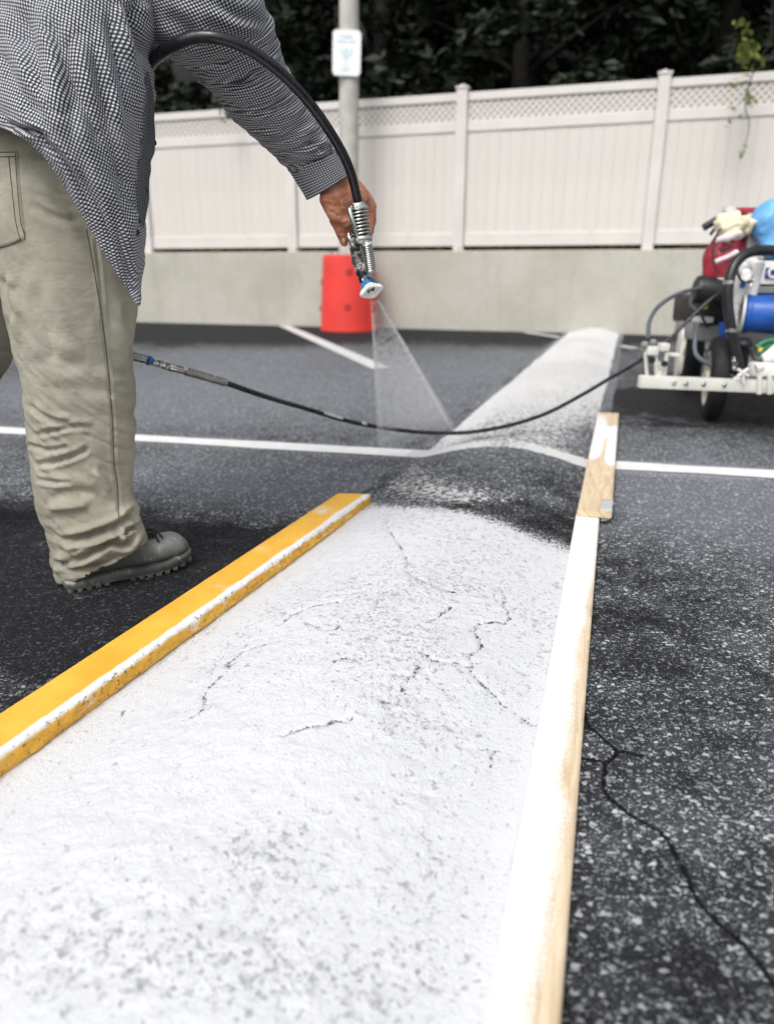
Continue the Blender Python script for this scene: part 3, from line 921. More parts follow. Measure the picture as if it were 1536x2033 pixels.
# the branch that hangs over the fence at the right, and a small sprig at the left
LEAFME = bpy.data.meshes.new('leaf')
LEAFME.from_pydata([(0, -.5, 0), (.26, -.12, .06), (.2, .28, .05), (0, .55, -.04), (-.2, .28, .05), (-.26, -.12, .06)], [], [(0, 1, 2, 3), (0, 3, 4, 5)])
LEAFME.materials.append(MAT['leaf2'])
def hanging(name, label, Yp, path, clusters, mat_leaf, twig_r=.012):
    b = empty(name, label, 'branch')
    tw = MB().tube([P(x, y, Yp) for x, y in path], [twig_r, twig_r * .3], 6, 24).build('twig', MAT['bark'], b)
    me = LEAFME if mat_leaf is None else LEAFME.copy()
    if mat_leaf is not None: me.materials[0] = mat_leaf
    for (x, y, r, n, sz) in clusters:
        for k in range(n):
            a = random.random() * 6.28; rr = r * math.sqrt(random.random())
            c = P(x + rr * math.cos(a), y + rr * math.sin(a), Yp + random.uniform(-.12, .12))
            o = bpy.data.objects.new('leaf', me); COL.objects.link(o); o.parent = b
            o.location = c; o.rotation_euler = (random.uniform(-1.2, 1.2), random.uniform(-.8, .8), random.uniform(0, 6.28))
            s = sz * random.uniform(.7, 1.3); o.scale = (s, s, s)
    return b
Yh = WP(wall_hit(1480, 300)[0], .35, 0)[1]
hanging('hanging_branch', 'thin branch with yellow green leaves hanging over the fence', Yh,
        [(1545, -40), (1532, 20), (1530, 80), (1515, 105), (1492, 150), (1478, 205), (1486, 250), (1472, 310)],
        [(1487, 100, 22, 34, .085), (1472, 118, 14, 12, .07), (1505, 125, 14, 8, .06), (1470, 60, 22, 14, .07), (1480, 148, 16, 8, .06), (1458, 165, 12, 9, .06), (1485, 190, 16, 12, .065), (1488, 205, 14, 10, .06), (1455, 212, 10, 8, .06), (1442, 245, 8, 4, .05), (1478, 232, 10, 4, .05), (1479, 290, 6, 3, .045), (1472, 307, 7, 5, .05)], None)
Yl = WP(wall_hit(440, 200)[0], .3, 0)[1]
MAT['leaf3'] = m_leaf('mid green leaves', (.03, .06, .025), (.07, .11, .05))
hanging('green_sprig', 'small dark green sprig reaching over the fence beside the sleeve', Yl,
        [(420, 40), (430, 120), (445, 180), (452, 235)], [(445, 225, 18, 14, .08), (440, 190, 22, 10, .08), (360, 175, 16, 6, .07)], MAT['leaf3'], .008)

# ================================================================== speed bump
ya = np.concatenate([np.arange(.30, 2.75, .0062), np.arange(2.75, 4.4, .012), np.arange(4.4, 9.02, .03)])
nu = 150
uu = np.linspace(-.10, 1.10, nu)
UU, YB = np.meshgrid(uu, ya)
xl_, xr_ = BL(YB), BR(YB)
wob = .012 * fbm(np.stack([YB.ravel() * 5, 0 * YB.ravel(), 0 * YB.ravel()], 1), 3, 8).reshape(YB.shape)
X = xl_ + (xr_ - xl_) * UU + wob * np.abs(UU - .5) * 2
prof = np.where((UU > 0) & (UU < 1), np.sin(np.pi * np.clip(UU, 0, 1)) ** 1.15, 0)
BH = .062
endf = sstep(9.02, 8.85, YB)
Zb = BH * prof * endf + .0045
pp = np.stack([X.ravel(), YB.ravel(), 0 * X.ravel()], 1)
mask = np.clip(prof.ravel() * 3, 0, 1)
Zb = Zb.ravel() + mask * (.0035 * fbm(pp * 5, 2, 21) + .0018 * fbm(pp * 24, 2, 22) + .0020 * fbm(pp * 75, 2, 23))
Zb = np.maximum(Zb, .0042)
Zb[(np.abs(UU.ravel() - .5) > .595)] = -.02
V = np.stack([X.ravel(), YB.ravel(), Zb], 1)
def bump_h(x, y):
    u = (x - BL(y)) / (BR(y) - BL(y))
    return BH * (math.sin(math.pi * u) ** 1.15 if 0 < u < 1 else 0)
def onbump(x, y):
    p = G(x, y)
    for _ in range(12): p = G(x, y, bump_h(p[0], p[1]))
    return p
q, _ = px_of(V)
# edge of the fresh paint, read off the photograph
edge_px = [(560, 1040), (690, 1010), (735, 1000), (790, 1003), (860, 1006), (930, 1016), (990, 1034), (1060, 1062), (1130, 1085), (1250, 1120)]
ex = np.array(edge_px)
ey = np.interp(q[:, 0], ex[:, 0], ex[:, 1])
scale_px = 38 + 22 * sstep(900, 1100, q[:, 0])
fresh = np.clip(.5 + (q[:, 1] - ey) / scale_px * .5, 0, 1)
old = np.zeros(len(V))
d_line = V[:, 1] - LY(V[:, 0])
old += np.where(d_line > 0, .54 + .24 * sstep(.1, 1.3, d_line) + .14 * sstep(2.5, 5, d_line), 0)
uf = UU.ravel()
old -= np.where(d_line > 0, .26 * sstep(.72, .98, uf) * sstep(2.6, .2, d_line), 0)
old += np.where(d_line > 0, .16 * sstep(.30, .05, uf) * sstep(1.5, .3, d_line), 0)
ln = sstep(.085, .050, np.abs(d_line)) * (.58 + .45 * np.abs(uf - .48) ** .9 * 2)
# pale scrubbed patch between the line and the fresh paint
between = np.where(d_line < -.05, .44 * np.exp(-(((q[:, 0] - 850) / 150) ** 2 + ((q[:, 1] - 975) / 28) ** 2)) + .30 * np.exp(-(((q[:, 0] - 960) / 110) ** 2 + ((q[:, 1] - 990) / 16) ** 2)) + .34 * np.exp(-(((q[:, 0] - 820) / 90) ** 2 + ((q[:, 1] - 935) / 30) ** 2)), 0)
old = np.maximum(old, between)
old = np.where((uf < .004) | (uf > .996), old * .35, old)
old = np.maximum(old, ln)
bump_cracks = [
    [(478, 1300), (462, 1318), (448, 1336), (430, 1355), (412, 1375), (405, 1395), (398, 1412), (378, 1430)],
    [(990, 1163), (1003, 1180), (1000, 1200), (1008, 1222), (1012, 1238), (985, 1238), (945, 1240), (940, 1252), (952, 1275), (955, 1288), (938, 1308), (934, 1330), (942, 1350), (962, 1370), (985, 1392), (1010, 1412), (1035, 1432), (1056, 1450)],
    [(835, 1303), (870, 1318), (905, 1322), (934, 1330)], [(838, 1312), (830, 1335), (828, 1350)],
    [(805, 1345), (808, 1360), (800, 1378), (800, 1390)],
    [(900, 1204), (885, 1218), (862, 1228), (850, 1238)], [(684, 1235), (672, 1252), (640, 1256), (600, 1240)],
    [(560, 1240), (590, 1222), (620, 1208), (680, 1200)], [(995, 1490), (982, 1502), (972, 1530), (965, 1550)],
    [(660, 1325), (680, 1312), (720, 1310)], [(250, 1415), (238, 1432), (228, 1440)], [(780, 1400), (765, 1400), (755, 1402)], [(760, 1040), (800, 1100), (810, 1140), (850, 1160), (905, 1180)],
    [(560, 1275), (500, 1290), (478, 1300)], [(700, 1430), (660, 1440), (610, 1452), (560, 1462)],
]
def jag(w):                        # a crack wanders from stone to stone
    p = cr(w, len(w) * 5)
    return p + .012 * np.stack([fbm(p * 45, 2, 3), fbm(p * 45, 2, 4), 0 * p[:, 0]], 1)
crk = np.full(len(V), 1.0)
nr_ = V[:, 1] < 3
for c in bump_cracks:
    w = np.array([onbump(x, y) for x, y in c])
    crk[nr_] = np.minimum(crk[nr_], polydist(V[nr_], jag(w)) + (.0004 if len(c) < 8 else 0))
pit = .22 + .9 * fbm(pp * 2.2, 3, 31)
blob = lambda cx, cy, rx, ry: np.exp(-(((q[:, 0] - cx) / rx) ** 2 + ((q[:, 1] - cy) / ry) ** 2))
pit += .42 * blob(760, 1390, 130, 80) + .75 * blob(520, 1680, 220, 90) + .65 * blob(300, 1860, 300, 120) - .12 * blob(800, 1230, 320, 110) + .45 * blob(900, 1500, 200, 110) + .6 * blob(520, 1960, 420, 100) + .4 * blob(850, 1750, 150, 200)
pit -= .55 * blob(250, 1500, 260, 110) + .3 * blob(700, 1650, 90, 200) + .4 * blob(750, 1080, 300, 60) + .4 * sstep(.16, .05, uf)
V[:, 2] -= mask * .0035 * sstep(.005, .0, crk)
wearb = np.clip(.40 + .5 * fbm(pp * 3, 3, 41) + .25 * sstep(-.3, .1, d_line) , 0, 1)
sb = new_obj('speed_bump', V, grid_faces(len(ya), nu), MAT['bump'], None, True, attrs=dict(fresh=fresh, old=np.clip(old, 0, 1), crack=crk, pit=np.clip(pit, 0, 1), wear=wearb))
tag(sb, 'long low asphalt speed bump, its near half covered in fresh white paint', 'speed bump')

# ================================================================== boards used as paint masks
def board(name, A, Bp, C, D_, zt, thick, mat, label, ov_fn, n=160, crust=None, rnd=.006, bow=0):
    """A,B near left/right top corners, C,D far left/right top corners"""
    A, Bp, C, D_ = [np.asarray(p, float) for p in (A, Bp, C, D_)]
    w0 = np.linalg.norm((Bp - A)[:2])
    # section round the board: top from left to right, right side, bottom, left side
    top = [(t, 0) for t in np.linspace(0, 1, 26)]
    sec = [(0.0, -thick + .002)] + [(0.0, -z) for z in np.linspace(thick * .85, rnd, 6)] + [(rnd * .3 / w0, -rnd * .3)] + \
          [(t, 0) for t in np.linspace(rnd / w0, 1 - rnd / w0, 26)] + [(1 - rnd * .3 / w0, -rnd * .3)] + \
          [(1.0, -z) for z in np.linspace(rnd, thick * .85, 9)] + [(1.0, -thick + .002), (1 - .004 / w0, -thick), (.004 / w0, -thick)]
    sec = np.array(sec); ns = len(sec)
    L = np.linalg.norm(((C + D_) - (A + Bp))[:2]) / 2
    V, UVs, tt, ss_ = [], [], [], []
    for k, t in enumerate(np.linspace(0, 1, n)):
        l = A + (C - A) * t; r = Bp + (D_ - Bp) * t
        p = l[None] + (r - l)[None] * sec[:, :1]
        p = p + np.stack([0 * sec[:, 0], 0 * sec[:, 0], sec[:, 1] + bow * math.sin(math.pi * t)], 1)
        V.append(p); UVs.append(np.stack([sec[:, 0] * w0 + sec[:, 1], np.full(ns, t * L)], 1)); tt.append(np.full(ns, t)); ss_.append(sec)
    V = np.concatenate(V); UVs = np.concatenate(UVs); tt = np.concatenate(tt); sx = np.concatenate(ss_)
    at = dict(overspray=ov_fn(V, tt, sx), crust=np.zeros(len(V)))
    if crust is not None:
        cw = crust(V, tt, sx); at['crust'] = cw
        out = (D_ - C) / np.linalg.norm(D_ - C)
        nz = np.maximum(0, fbm(V * [55, 55, 90], 3, 51) + .12) + .5 * np.maximum(0, fbm(V * 70, 2, 52))
        V = V + cw[:, None] * nz[:, None] * (out * .009 + np.array([0, 0, .002]))
    V += (.0006 * fbm(V * 30, 2, 5))[:, None] * np.array([0, 0, 1])
    F = []
    for k in range(n - 1):
        for j in range(ns):
            j2 = (j + 1) % ns
            F.append([k * ns + j, k * ns + j2, (k + 1) * ns + j2, (k + 1) * ns + j])
    F.append(list(range(ns))[::-1]); F.append([(n - 1) * ns + j for j in range(ns)])
    o = new_obj(name, V, F, mat, None, True, uv=UVs, attrs=at)
    autosmooth(o, 50)
    return tag(o, label, 'board', 'boards masking the edges of the bump')

def extend(a, b, k): return a + (b - a) * k
zy = .040
yl0, yl1, yr0, yr1 = G(0, 1413, zy), G(668, 979, zy), G(0, 1500, zy), G(735, 981, zy)
yl0e, yr0e = extend(yl1, yl0, 1.75), extend(yr1, yr0, 1.75)
# square the far end a little as in the photograph (cut at a slant)
def ov_y(V, t, s):
    u = s[:, 0]; z = s[:, 1]
    o = (.72 + .35 * fbm(V * [5, 5, 0], 3, 77)) * np.exp(-((u - .925) / .095) ** 2) + .24 * sstep(.6, .9, u)
    o = np.where(z < -.006, .22 + .5 * fbm(V * [18, 18, 40], 2, 78) * (z > -.026), o)
    q, _ = px_of(V)
    o += .50 * np.exp(-(((q[:, 0] - 640) / 36) ** 2 + ((q[:, 1] - 1012) / 16) ** 2)) + .42 * np.exp(-(((q[:, 0] - 520) / 40) ** 2 + ((q[:, 1] - 1092) / 15) ** 2)) + .32 * np.exp(-(((q[:, 0] - 425) / 45) ** 2 + ((q[:, 1] - 1165) / 12) ** 2))
    return np.clip(o, 0, 1)
yb = board('masking_board', yl0e, yr0e, yl1, yr1, zy, .036, MAT['yellow'], 'yellow painted board with a crust of white drips beside the boot',
      ov_y, 300, lambda V, t, s: sstep(.90, .99, s[:, 0]) * sstep(-.040, -.030, s[:, 1]), .011)

zw = .022
wl0, wr0, wl1, wr1 = G(958, 2033, zw), G(1113, 2033, zw), G(1143, 1018, zw), G(1190, 1020, zw)
wl0, wr0 = extend(wl1, wl0, 1.22), extend(wr1, wr0, 1.22)
def ov_w(V, t, s):
    u = s[:, 0]
    yv = V[:, 1]
    lim = np.interp(yv, [.3, .55, .62, .75, .83, .95, 1.1, 1.3, 1.55, 1.75, 2.3], [.62, .62, .68, .72, .80, .64, .70, .68, .86, 1.05, 1.3])
    o = .5 + (lim - u) * 1.25
    o = np.where((s[:, 1] < -.006) & (u > .5), .12, o)
    return np.clip(o, .30, 1)
board('masking_board', wl0, wr0, wl1, wr1, zw, .018, MAT['wood'], 'long pine board painted white with bare wood along its right side', ov_w, 220)
zf0, zf1 = .044, .030
fl0, fr0, fl1, fr1 = G(1145, 1011, zf0), G(1214, 1017, zf0), G(1186, 819, zf1), G(1228, 820, zf1)
def ov_f(V, t, s):
    q, _ = px_of(V); x, y = q[:, 0], q[:, 1]
    d = lambda pl, w: sstep(w * 1.75, w * .35, polydist(q, pl))
    o = np.maximum(d([(1188, 842), (1183, 866), (1176, 894)], 17), d([(1219, 858), (1216, 885), (1213, 912)], 13))
    o = np.maximum(o, d([(1188, 856), (1216, 860)], 12))
    o = np.where(s[:, 1] < -.004, .05, o)
    return np.clip(o, 0, 1)
board('masking_board', fl0, fr0, fl1, fr1, zf0, .020, MAT['wood'], 'short bare pine board with white paint patches on the long board\'s end', ov_f, 120)

# scrap of torn clear tape on the corner of the short board
tp = []
c0 = G(1203, 1012, .045)
for i in range(18):
    for j in range(12):
        x = 1192 + j * 2.1 - (i - 6) * .35; y = 992 + i * 2.5
        if i > 11: x -= (i - 11) * 1.2 * (j / 11 - .6)
        z = .0475 if i < 8 else .0475 - (i - 8) * .0042
        p = G(x, y, max(z, .012)); tp.append(p)
tp = np.array(tp); tp += .007 * np.stack([fbm(tp * 90, 2, 61), fbm(tp * 90, 2, 62), np.maximum(fbm(tp * 80, 2, 63), -.1) + .1], 1) * np.linspace(0, 1, 18).repeat(12)[:, None]
b = NB('milky clear tape')
b.bsdf((.75, .76, .76), .25, 0, b.bump(b.noise(150, 3), .5, .002), .5, Transmission_Weight=.35, Alpha=.9)
MAT['tape'] = b.m
to = new_obj('torn_tape', tp, grid_faces(18, 12), MAT['tape'])
sm = to.modifiers.new('thick', 'SOLIDIFY'); sm.thickness = .0006
tag(to, 'crumpled scrap of clear tape stuck to the corner of the short pine board', 'tape')

# ================================================================== the painter
man = empty('person', 'painter in checked shirt and khaki trousers holding a spray gun over the bump', 'person')

def ring_loft(rings, n_len, n_round, caps=False):
    """rings: (left px, right px, forward distance, half thickness); returns V, rows, cols(+1 duplicate), arc uv"""
    A = np.array([P(r[0][0], r[0][1], r[2] + (r[4] if len(r) > 4 else 0)) for r in rings]); Bq = np.array([P(r[1][0], r[1][1], r[2] - (r[4] if len(r) > 4 else 0)) for r in rings])
    th = np.array([r[3] for r in rings])
    A = cr(A, n_len); Bq = cr(Bq, n_len); th = cr(th[:, None], n_len)[:, 0]
    C = (A + Bq) / 2; T = np.gradient(C, axis=0); T /= np.linalg.norm(T, axis=1)[:, None]
    a = (Bq - A) / 2
    nrm = np.cross(a, T); nrm /= np.linalg.norm(nrm, axis=1)[:, None]
    toc = CAMP - C
    sg = np.sign((nrm * toc).sum(1))[:, None]; nrm = nrm * sg * -1        # points away from the camera
    ang = np.linspace(np.pi / 2, np.pi / 2 + 2 * np.pi, n_round + 1)      # the seam is on the far side
    V = C[:, None] + a[:, None] * np.cos(ang)[None, :, None] + nrm[:, None] * (th[:, None] * np.sin(ang)[None])[..., None]
    return V.reshape(-1, 3), C, T
def true_uv(V, nr, nc, c0, r0):     # cloth laid out at true scale from a reference row and column
    g = V.reshape(nr, nc, 3)
    du = np.linalg.norm(np.diff(g, axis=1), axis=2); dv = np.linalg.norm(np.diff(g, axis=0), axis=2)
    u = np.concatenate([np.zeros((nr, 1)), np.cumsum(du, 1)], 1); v = np.concatenate([np.zeros((1, nc)), np.cumsum(dv, 0)], 0)
    return np.stack([(u - u[:, c0:c0 + 1]).ravel(), (v - v[r0:r0 + 1]).ravel()], 1)
def loft_uv(V, nr, nc):
    g = V.reshape(nr, nc, 3)
    du = np.linalg.norm(np.diff(g, axis=1), axis=2).mean(0); dv = np.linalg.norm(np.diff(g, axis=0), axis=2).mean(1)
    u = np.concatenate([[0], np.cumsum(du)]); v = np.concatenate([[0], np.cumsum(dv)])
    return np.stack([np.tile(u, nr), np.repeat(v, nc)], 1)

# ---- trousers: hips and two legs grown into one skin
def solid(mb, rings, n_len, n_round):
    V, C, T = ring_loft(rings, n_len, n_round)
    nc = n_round + 1
    g = V.reshape(n_len, nc, 3)[:, :-1].reshape(-1, 3)
    F = []
    for k in range(n_len - 1):
        for j in range(n_round):
            j2 = (j + 1) % n_round
            F.append([k * n_round + j, k * n_round + j2, (k + 1) * n_round + j2, (k + 1) * n_round + j])
    F.append(list(range(n_round))); F.append([(n_len - 1) * n_round + j for j in range(n_round)][::-1])
    mb.add(g, F)
YL = 1.70
mb = MB()
solid(mb, [((-175, 175), (300, 235), 1.72, .125), ((-178, 300), (288, 330), 1.72, .135), ((-170, 410), (282, 410), 1.72, .130), ((-120, 500), (272, 495), 1.715, .115)], 40, 48)
leg = [((-60, 330), (288, 340), 1.69, .105), ((-40, 430), (280, 430), 1.685, .115), ((-2, 515), (274, 510), 1.68, .115), ((14, 600), (270, 590), 1.68, .115), ((33, 690), (263, 668), 1.685, .112),
       ((48, 745), (259, 704), 1.69, .108), ((55, 820), (265, 768), 1.695, .105), ((60, 885), (266, 868), 1.70, .100), ((69, 950), (263, 933), 1.70, .098), ((78, 1008), (261, 979), 1.70, .092),
       ((98, 1062), (278, 1014), 1.695, .088), ((104, 1095), (276, 1032), 1.695, .085), ((106, 1118), (283, 1045), 1.695, .086), ((113, 1137), (291, 1062), 1.695, .088), ((119, 1153), (295, 1078), 1.695, .086)]
solid(mb, leg, 150, 56)
lleg = [((-150, 330), (150, 340), 1.88, .105), ((-140, 480), (60, 500), 1.92, .105), ((-150, 590), (34, 580), 1.96, .10), ((-170, 690), (34, 680), 1.98, .095), ((-205, 780), (-5, 765), 1.98, .09), ((-260, 880), (-75, 860), 1.98, .085), ((-315, 985), (-150, 950), 1.98, .08)]
solid(mb, lleg, 70, 44)
V, N, F = remeshed(mb, .0046, 5)
q, tt = px_of(V)
main_leg = sstep(2.0, 1.85, V[:, 1])
knee = np.exp(-((q[:, 1] - 870) / 130) ** 2)
# soft drape, pulled sideways at the knee, loose along the thigh
p2 = V * [7, 7, 26] + (V[:, :1] * [0, 0, 30])
w = .0045 * fbm(p2 + 3, 3, 71) * (.35 + knee) + .0055 * fbm(V * [9, 9, 3], 2, 72) + .0012 * fbm(V * 45, 2, 73)
stack = sstep(1000, 1050, q[:, 1])
w += .005 * stack * fbm(V * [9, 9, 55] + 9, 2, 74)
rid = lambda P_, s: (1 - np.minimum(1, np.abs(fbm(P_, 2, s)) * 3.2)) ** 3
w -= .0050 * rid(V * [6, 6, 26] + (V[:, :1] * [0, 0, 22]), 75) * (.12 + .9 * knee + .7 * stack) + .0016 * rid(V * [9, 9, 6], 76)
V = V + N * w[:, None]
V = fold(V, N, [
    ([(58, 800), (80, 822), (118, 838), (150, 836)], 4.5, .0060), ([(60, 866), (107, 855), (150, 846), (190, 850)], 4.5, .0060), ([(60, 884), (95, 893), (130, 888)], 4, .005),
    ([(62, 923), (107, 917), (150, 903), (182, 886)], 5, .0075), ([(68, 950), (105, 957), (150, 958)], 4.2, .0055), ([(184, 930), (205, 955), (222, 978)], 7, -.006),
    ([(100, 985), (150, 975), (190, 985)], 9, .005), ([(86, 1010), (140, 1006), (178, 1001)], 9, -.006),
    ([(112, 1073), (140, 1072), (169, 1066), (213, 1051), (239, 1040), (262, 1022), (279, 1009)], 6.5, .016),
    ([(112, 1079), (130, 1098), (150, 1113), (186, 1095), (205, 1083), (222, 1075), (248, 1082), (266, 1063), (275, 1046)], 6, .013),
    ([(104, 1118), (128, 1118), (152, 1115)], 6, .010), ([(108, 1125), (146, 1131), (180, 1130), (215, 1120), (244, 1106)], 8, .009),
    ([(243, 1060), (256, 1050), (270, 1042)], 6, .013), ([(236, 1040), (242, 1058), (248, 1082)], 5, -.005),
    ([(200, 620), (215, 680), (235, 730), (262, 745)], 12, .004), ([(236, 590), (240, 640), (252, 690)], 10, -.004),
    ([(60, 560), (90, 640), (110, 730)], 16, .005), ([(8, 560), (24, 620), (44, 690)], 8, -.006), ([(0, 545), (14, 590), (30, 640)], 7, .008),
    ([(60, 380), (120, 405), (150, 415)], 8, .004), ([(55, 400), (110, 430), (165, 440)], 8, .004), ([(90, 340), (150, 420), (200, 520)], 14, .003),
    ([(225, 766), (262, 764)], 6, .003), ([(120, 760), (180, 775), (230, 772)], 14, .003), ([(75, 700), (130, 720), (180, 715)], 14, .003),
    ([(191, 480), (200, 560), (208, 667), (216, 742), (224, 836), (227, 917), (234, 966), (237, 1034)], 3.2, .0020),
], 1.5)
tr = new_obj('trousers', V, F, MAT['khaki'], man)
bvh_tr = BVHTree.FromPolygons([Vector(v) for v in V], F)
def hit(bvh, x, y, off=.0):
    r = ray(x, y); r = r / np.linalg.norm(r)
    loc, nr, i, d = bvh.ray_cast(Vector(CAMP), Vector(r))
    if loc is None: return None
    nr = np.array(nr); nr = nr if nr @ r < 0 else -nr
    return np.array(loc) + nr * off
def on_line(bvh, pts, n, off):
    return np.array([h for h in (hit(bvh, x, y, off) for x, y in cr(pts, n)) if h is not None])
MAT['thread'] = plain('brown thread', (.085, .07, .05), .8)
MAT['thread2'] = plain('pale thread', (.42, .40, .33), .8)
def seam(bvh, pts, n, r, mat, parent, name='seam', off=.0):
    L = on_line(bvh, pts, n, off)
    return MB().tube(L, r, 6).build(name, mat, parent)
seam(bvh_tr, [(172, 455), (183, 515), (191, 560), (200, 612), (208, 667), (216, 742), (224, 836), (227, 917), (234, 966), (236, 1034)], 120, .0011, MAT['thread'], tr)
seam(bvh_tr, [(128, 1152), (191, 1142), (244, 1120), (272, 1092), (286, 1070)], 70, .0007, MAT['thread'], tr, 'hem_stitch')
# back pocket patch
pk = [(-40, 296), (37, 294), (40, 350), (47, 420), (53, 470), (50, 481), (20, 499), (-10, 508), (-50, 512)]
pv, ok_ = [], []
nx, ny = 30, 34
for j in range(ny):
    for i in range(nx):
        y = 296 + j / (ny - 1) * (206 - 26 * (i / (nx - 1)) ** 2 * 1.0); xr_p = np.interp(y, [295, 350, 420, 470, 482, 505], [37, 40, 47, 53, 50, 20])
        x = -45 + (xr_p + 45) * i / (nx - 1)
        h = hit(bvh_tr, x, y, .0035 if 0 < j < ny - 1 and i < nx - 1 else -.0005)
        pv.append(h if h is not None else pv[-1])
pocket = new_obj('pocket', np.array(pv), grid_faces(ny, nx), MAT['khaki'], tr)
bvh_pk = BVHTree.FromPolygons([Vector(v) for v in pv], grid_faces(ny, nx).tolist())
for pts, dlt in (([(-40, 303), (0, 302), (33, 302)], 0), ([(18, 312), (24, 370), (32, 440), (42, 478)], 0), ([(31, 305), (35, 370), (42, 440), (49, 476), (20, 495), (-20, 503)], 0), ([(-40, 312), (32, 311)], 0), ([(42, 474), (15, 488), (-20, 496)], 0)):
    L = on_line(bvh_pk, pts, 50, .0004)
    if len(L) > 3: MB().tube(L, .0008, 5).build('stitching', MAT['thread'], pocket)

# ---- boots
toe, heel = G(378, 1117), G(126, 1169)
fdir = toe - heel; fdir[2] = 0; BLN = np.linalg.norm(fdir); fdir /= BLN; ldir = np.array([-fdir[1], fdir[0], 0])
MAT['boot'] = plain('dusty grey leather', (.17, .175, .172), .50, var=.3, scale=16, bump=.35, bscale=110, dirt=((.33, .32, .28), 30, .56))
MAT['boot2'] = plain('dark grey leather', (.115, .12, .122), .42, var=.2, scale=18, bump=.3, bscale=90, dirt=((.25, .25, .23), 24, .66))
MAT['sole'] = plain('dusty rubber sole', (.10, .10, .094), .8, var=.35, scale=26, bump=.6, bscale=80, dirt=((.30, .29, .26), 30, .55))
MAT['lace'] = plain('black lace', (.012, .012, .013), .8, bump=.5, bscale=300)
def make_boot(origin, fd, lift):
    ld = np.array([-fd[1], fd[0], 0]); boot = bpy.data.objects.new('boot', None); COL.objects.link(boot); boot.parent = man
    W_ = lambda s, l, z: origin + fd * s * BLN + ld * l + np.array([0, 0, z + lift(s)])
    outline = [(0, .022), (.03, .032), (.12, .038), (.28, .034), (.42, .032), (.58, .039), (.72, .044), (.85, .042), (.94, .033), (.985, .020), (1.0, .006)]
    ou = cr(np.array(outline), 60)
    # upper
    sec = [(.015, .022, .070), (.06, .028, .080), (.16, .032, .090), (.28, .032, .100), (.38, .033, .112), (.47, .036, .116), (.56, .040, .106), (.66, .044, .094), (.76, .047, .087), (.86, .045, .081), (.93, .038, .068), (.975, .024, .050), (.993, .008, .034)]
    sec = cr(np.array(sec), 70); nr, nc = 70, 40
    V = []
    a = np.linspace(-np.pi, np.pi, nc)
    for s, wd, h in sec:
        y = np.sign(np.sin(a)) * np.abs(np.sin(a)) ** .8 * wd
        zz = np.cos(a)
        z = .026 + (h - .026) * (.5 + .5 * np.sign(zz) * np.abs(zz) ** .75)
        V.append(np.array([W_(s, yy, z_) for yy, z_ in zip(y, z)]))
    V = np.concatenate(V)
    Nn = grid_normals(V, nr, nc)
    V = V + (.0012 * fbm(V * 60, 3, 81))[:, None] * Nn
    # toe cap seam and quarter seam pressed in
    sfrac = ((V - origin) @ fd) / BLN
    for s0 in (.50, .60):
        V -= Nn * (.0016 * np.exp(-((sfrac - s0 - .05 * np.abs((V - origin) @ ld) / .04) / .008) ** 2))[:, None] * np.sign((Nn * (V - (origin + np.array([0, 0, .06])))).sum(1))[:, None]
    F = grid_faces(nr, nc).tolist(); F.append(list(range(nc))); F.append([(nr - 1) * nc + j for j in range(nc)])
    up = new_obj('boot_upper', V, F, MAT['boot'], boot)
    up.data.materials.append(MAT['boot2'])
    for p_ in up.data.polygons:
        c_ = np.array(p_.center); s_ = ((c_ - origin) @ fd) / BLN
        if s_ < .60 - .9 * (c_[2] - .05): p_.material_index = 1
    # sole with rand
    m = MB(); prof = [(.004, .95), (.011, 1.01), (.021, 1.04), (.026, 1.03), (.029, .98)]
    no = len(ou) * 2 - 2
    loop = np.concatenate([ou, ou[::-1][1:-1] * [1, -1]])
    V = np.concatenate([np.array([W_(.5 + (s - .5) * (1 + (k - 1) * .35), l * k + .004 * np.sign(l) * (k > 1), z) for s, l in loop]) for z, k in prof])
    F = [[k * no + j, k * no + (j + 1) % no, (k + 1) * no + (j + 1) % no, (k + 1) * no + j] for k in range(len(prof) - 1) for j in range(no)]
    F += [list(range(no)), [(len(prof) - 1) * no + j for j in range(no)]]
    sole = new_obj('sole', V, F, MAT['sole'], boot)
    Rl = np.stack([fd, ld, [0, 0, 1]], 1)
    m = MB()
    for s in np.linspace(.04, .97, 15):
        if .34 < s < .44: continue
        wd = np.interp(s, ou[:, 0], ou[:, 1])
        for sg in (-1, 1):
            m.box(W_(s, sg * (wd - .008), .004), (.013, .022, .016), Rl, .004)
    m.build('tread_lugs', MAT['sole'], sole)['kind'] = 'stuff'
    # laces and eyelets
    m = MB()
    for k, s in enumerate((.66, .685, .71, .735)):
        h = np.interp(s, sec[:, 0], sec[:, 2]) + .003
        m.tube([W_(s - .01, -.022, h - .010), W_(s, -.008, h), W_(s + .012, .010, h), W_(s, .022, h - .010)], .0030, 6, 10)
    m.tube([W_(.67, 0, .110), W_(.69, -.02, .112), W_(.71, -.032, .100), W_(.73, -.038, .084)], .0024, 6, 14).tube([W_(.67, 0, .110), W_(.71, -.012, .112), W_(.745, -.022, .102), W_(.77, -.030, .088)], .0024, 6, 14)
    m.build('bootlace', MAT['lace'], boot)
    m = MB()
    for s in (.68, .715, .75):
        h = np.interp(s, sec[:, 0], sec[:, 2])
        m.lathe(W_(s, -.030, h - .020), -ld * .7 + np.array([0, 0, .7]), [(0, .0045), (.003, .0045), (.003, .002)], 10)
    m.build('eyelets', MAT['metal'], boot)['kind'] = 'stuff'
    return boot
make_boot(heel + np.array([0, 0, 0]), fdir, lambda s: .020 * max(0, (s - .62) / .38) ** 1.6)
h2 = P(-330, 1000, 1.98); h2[2] = 0
make_boot(h2, np.array([.86, .51, 0]) / 1.0, lambda s: .0)

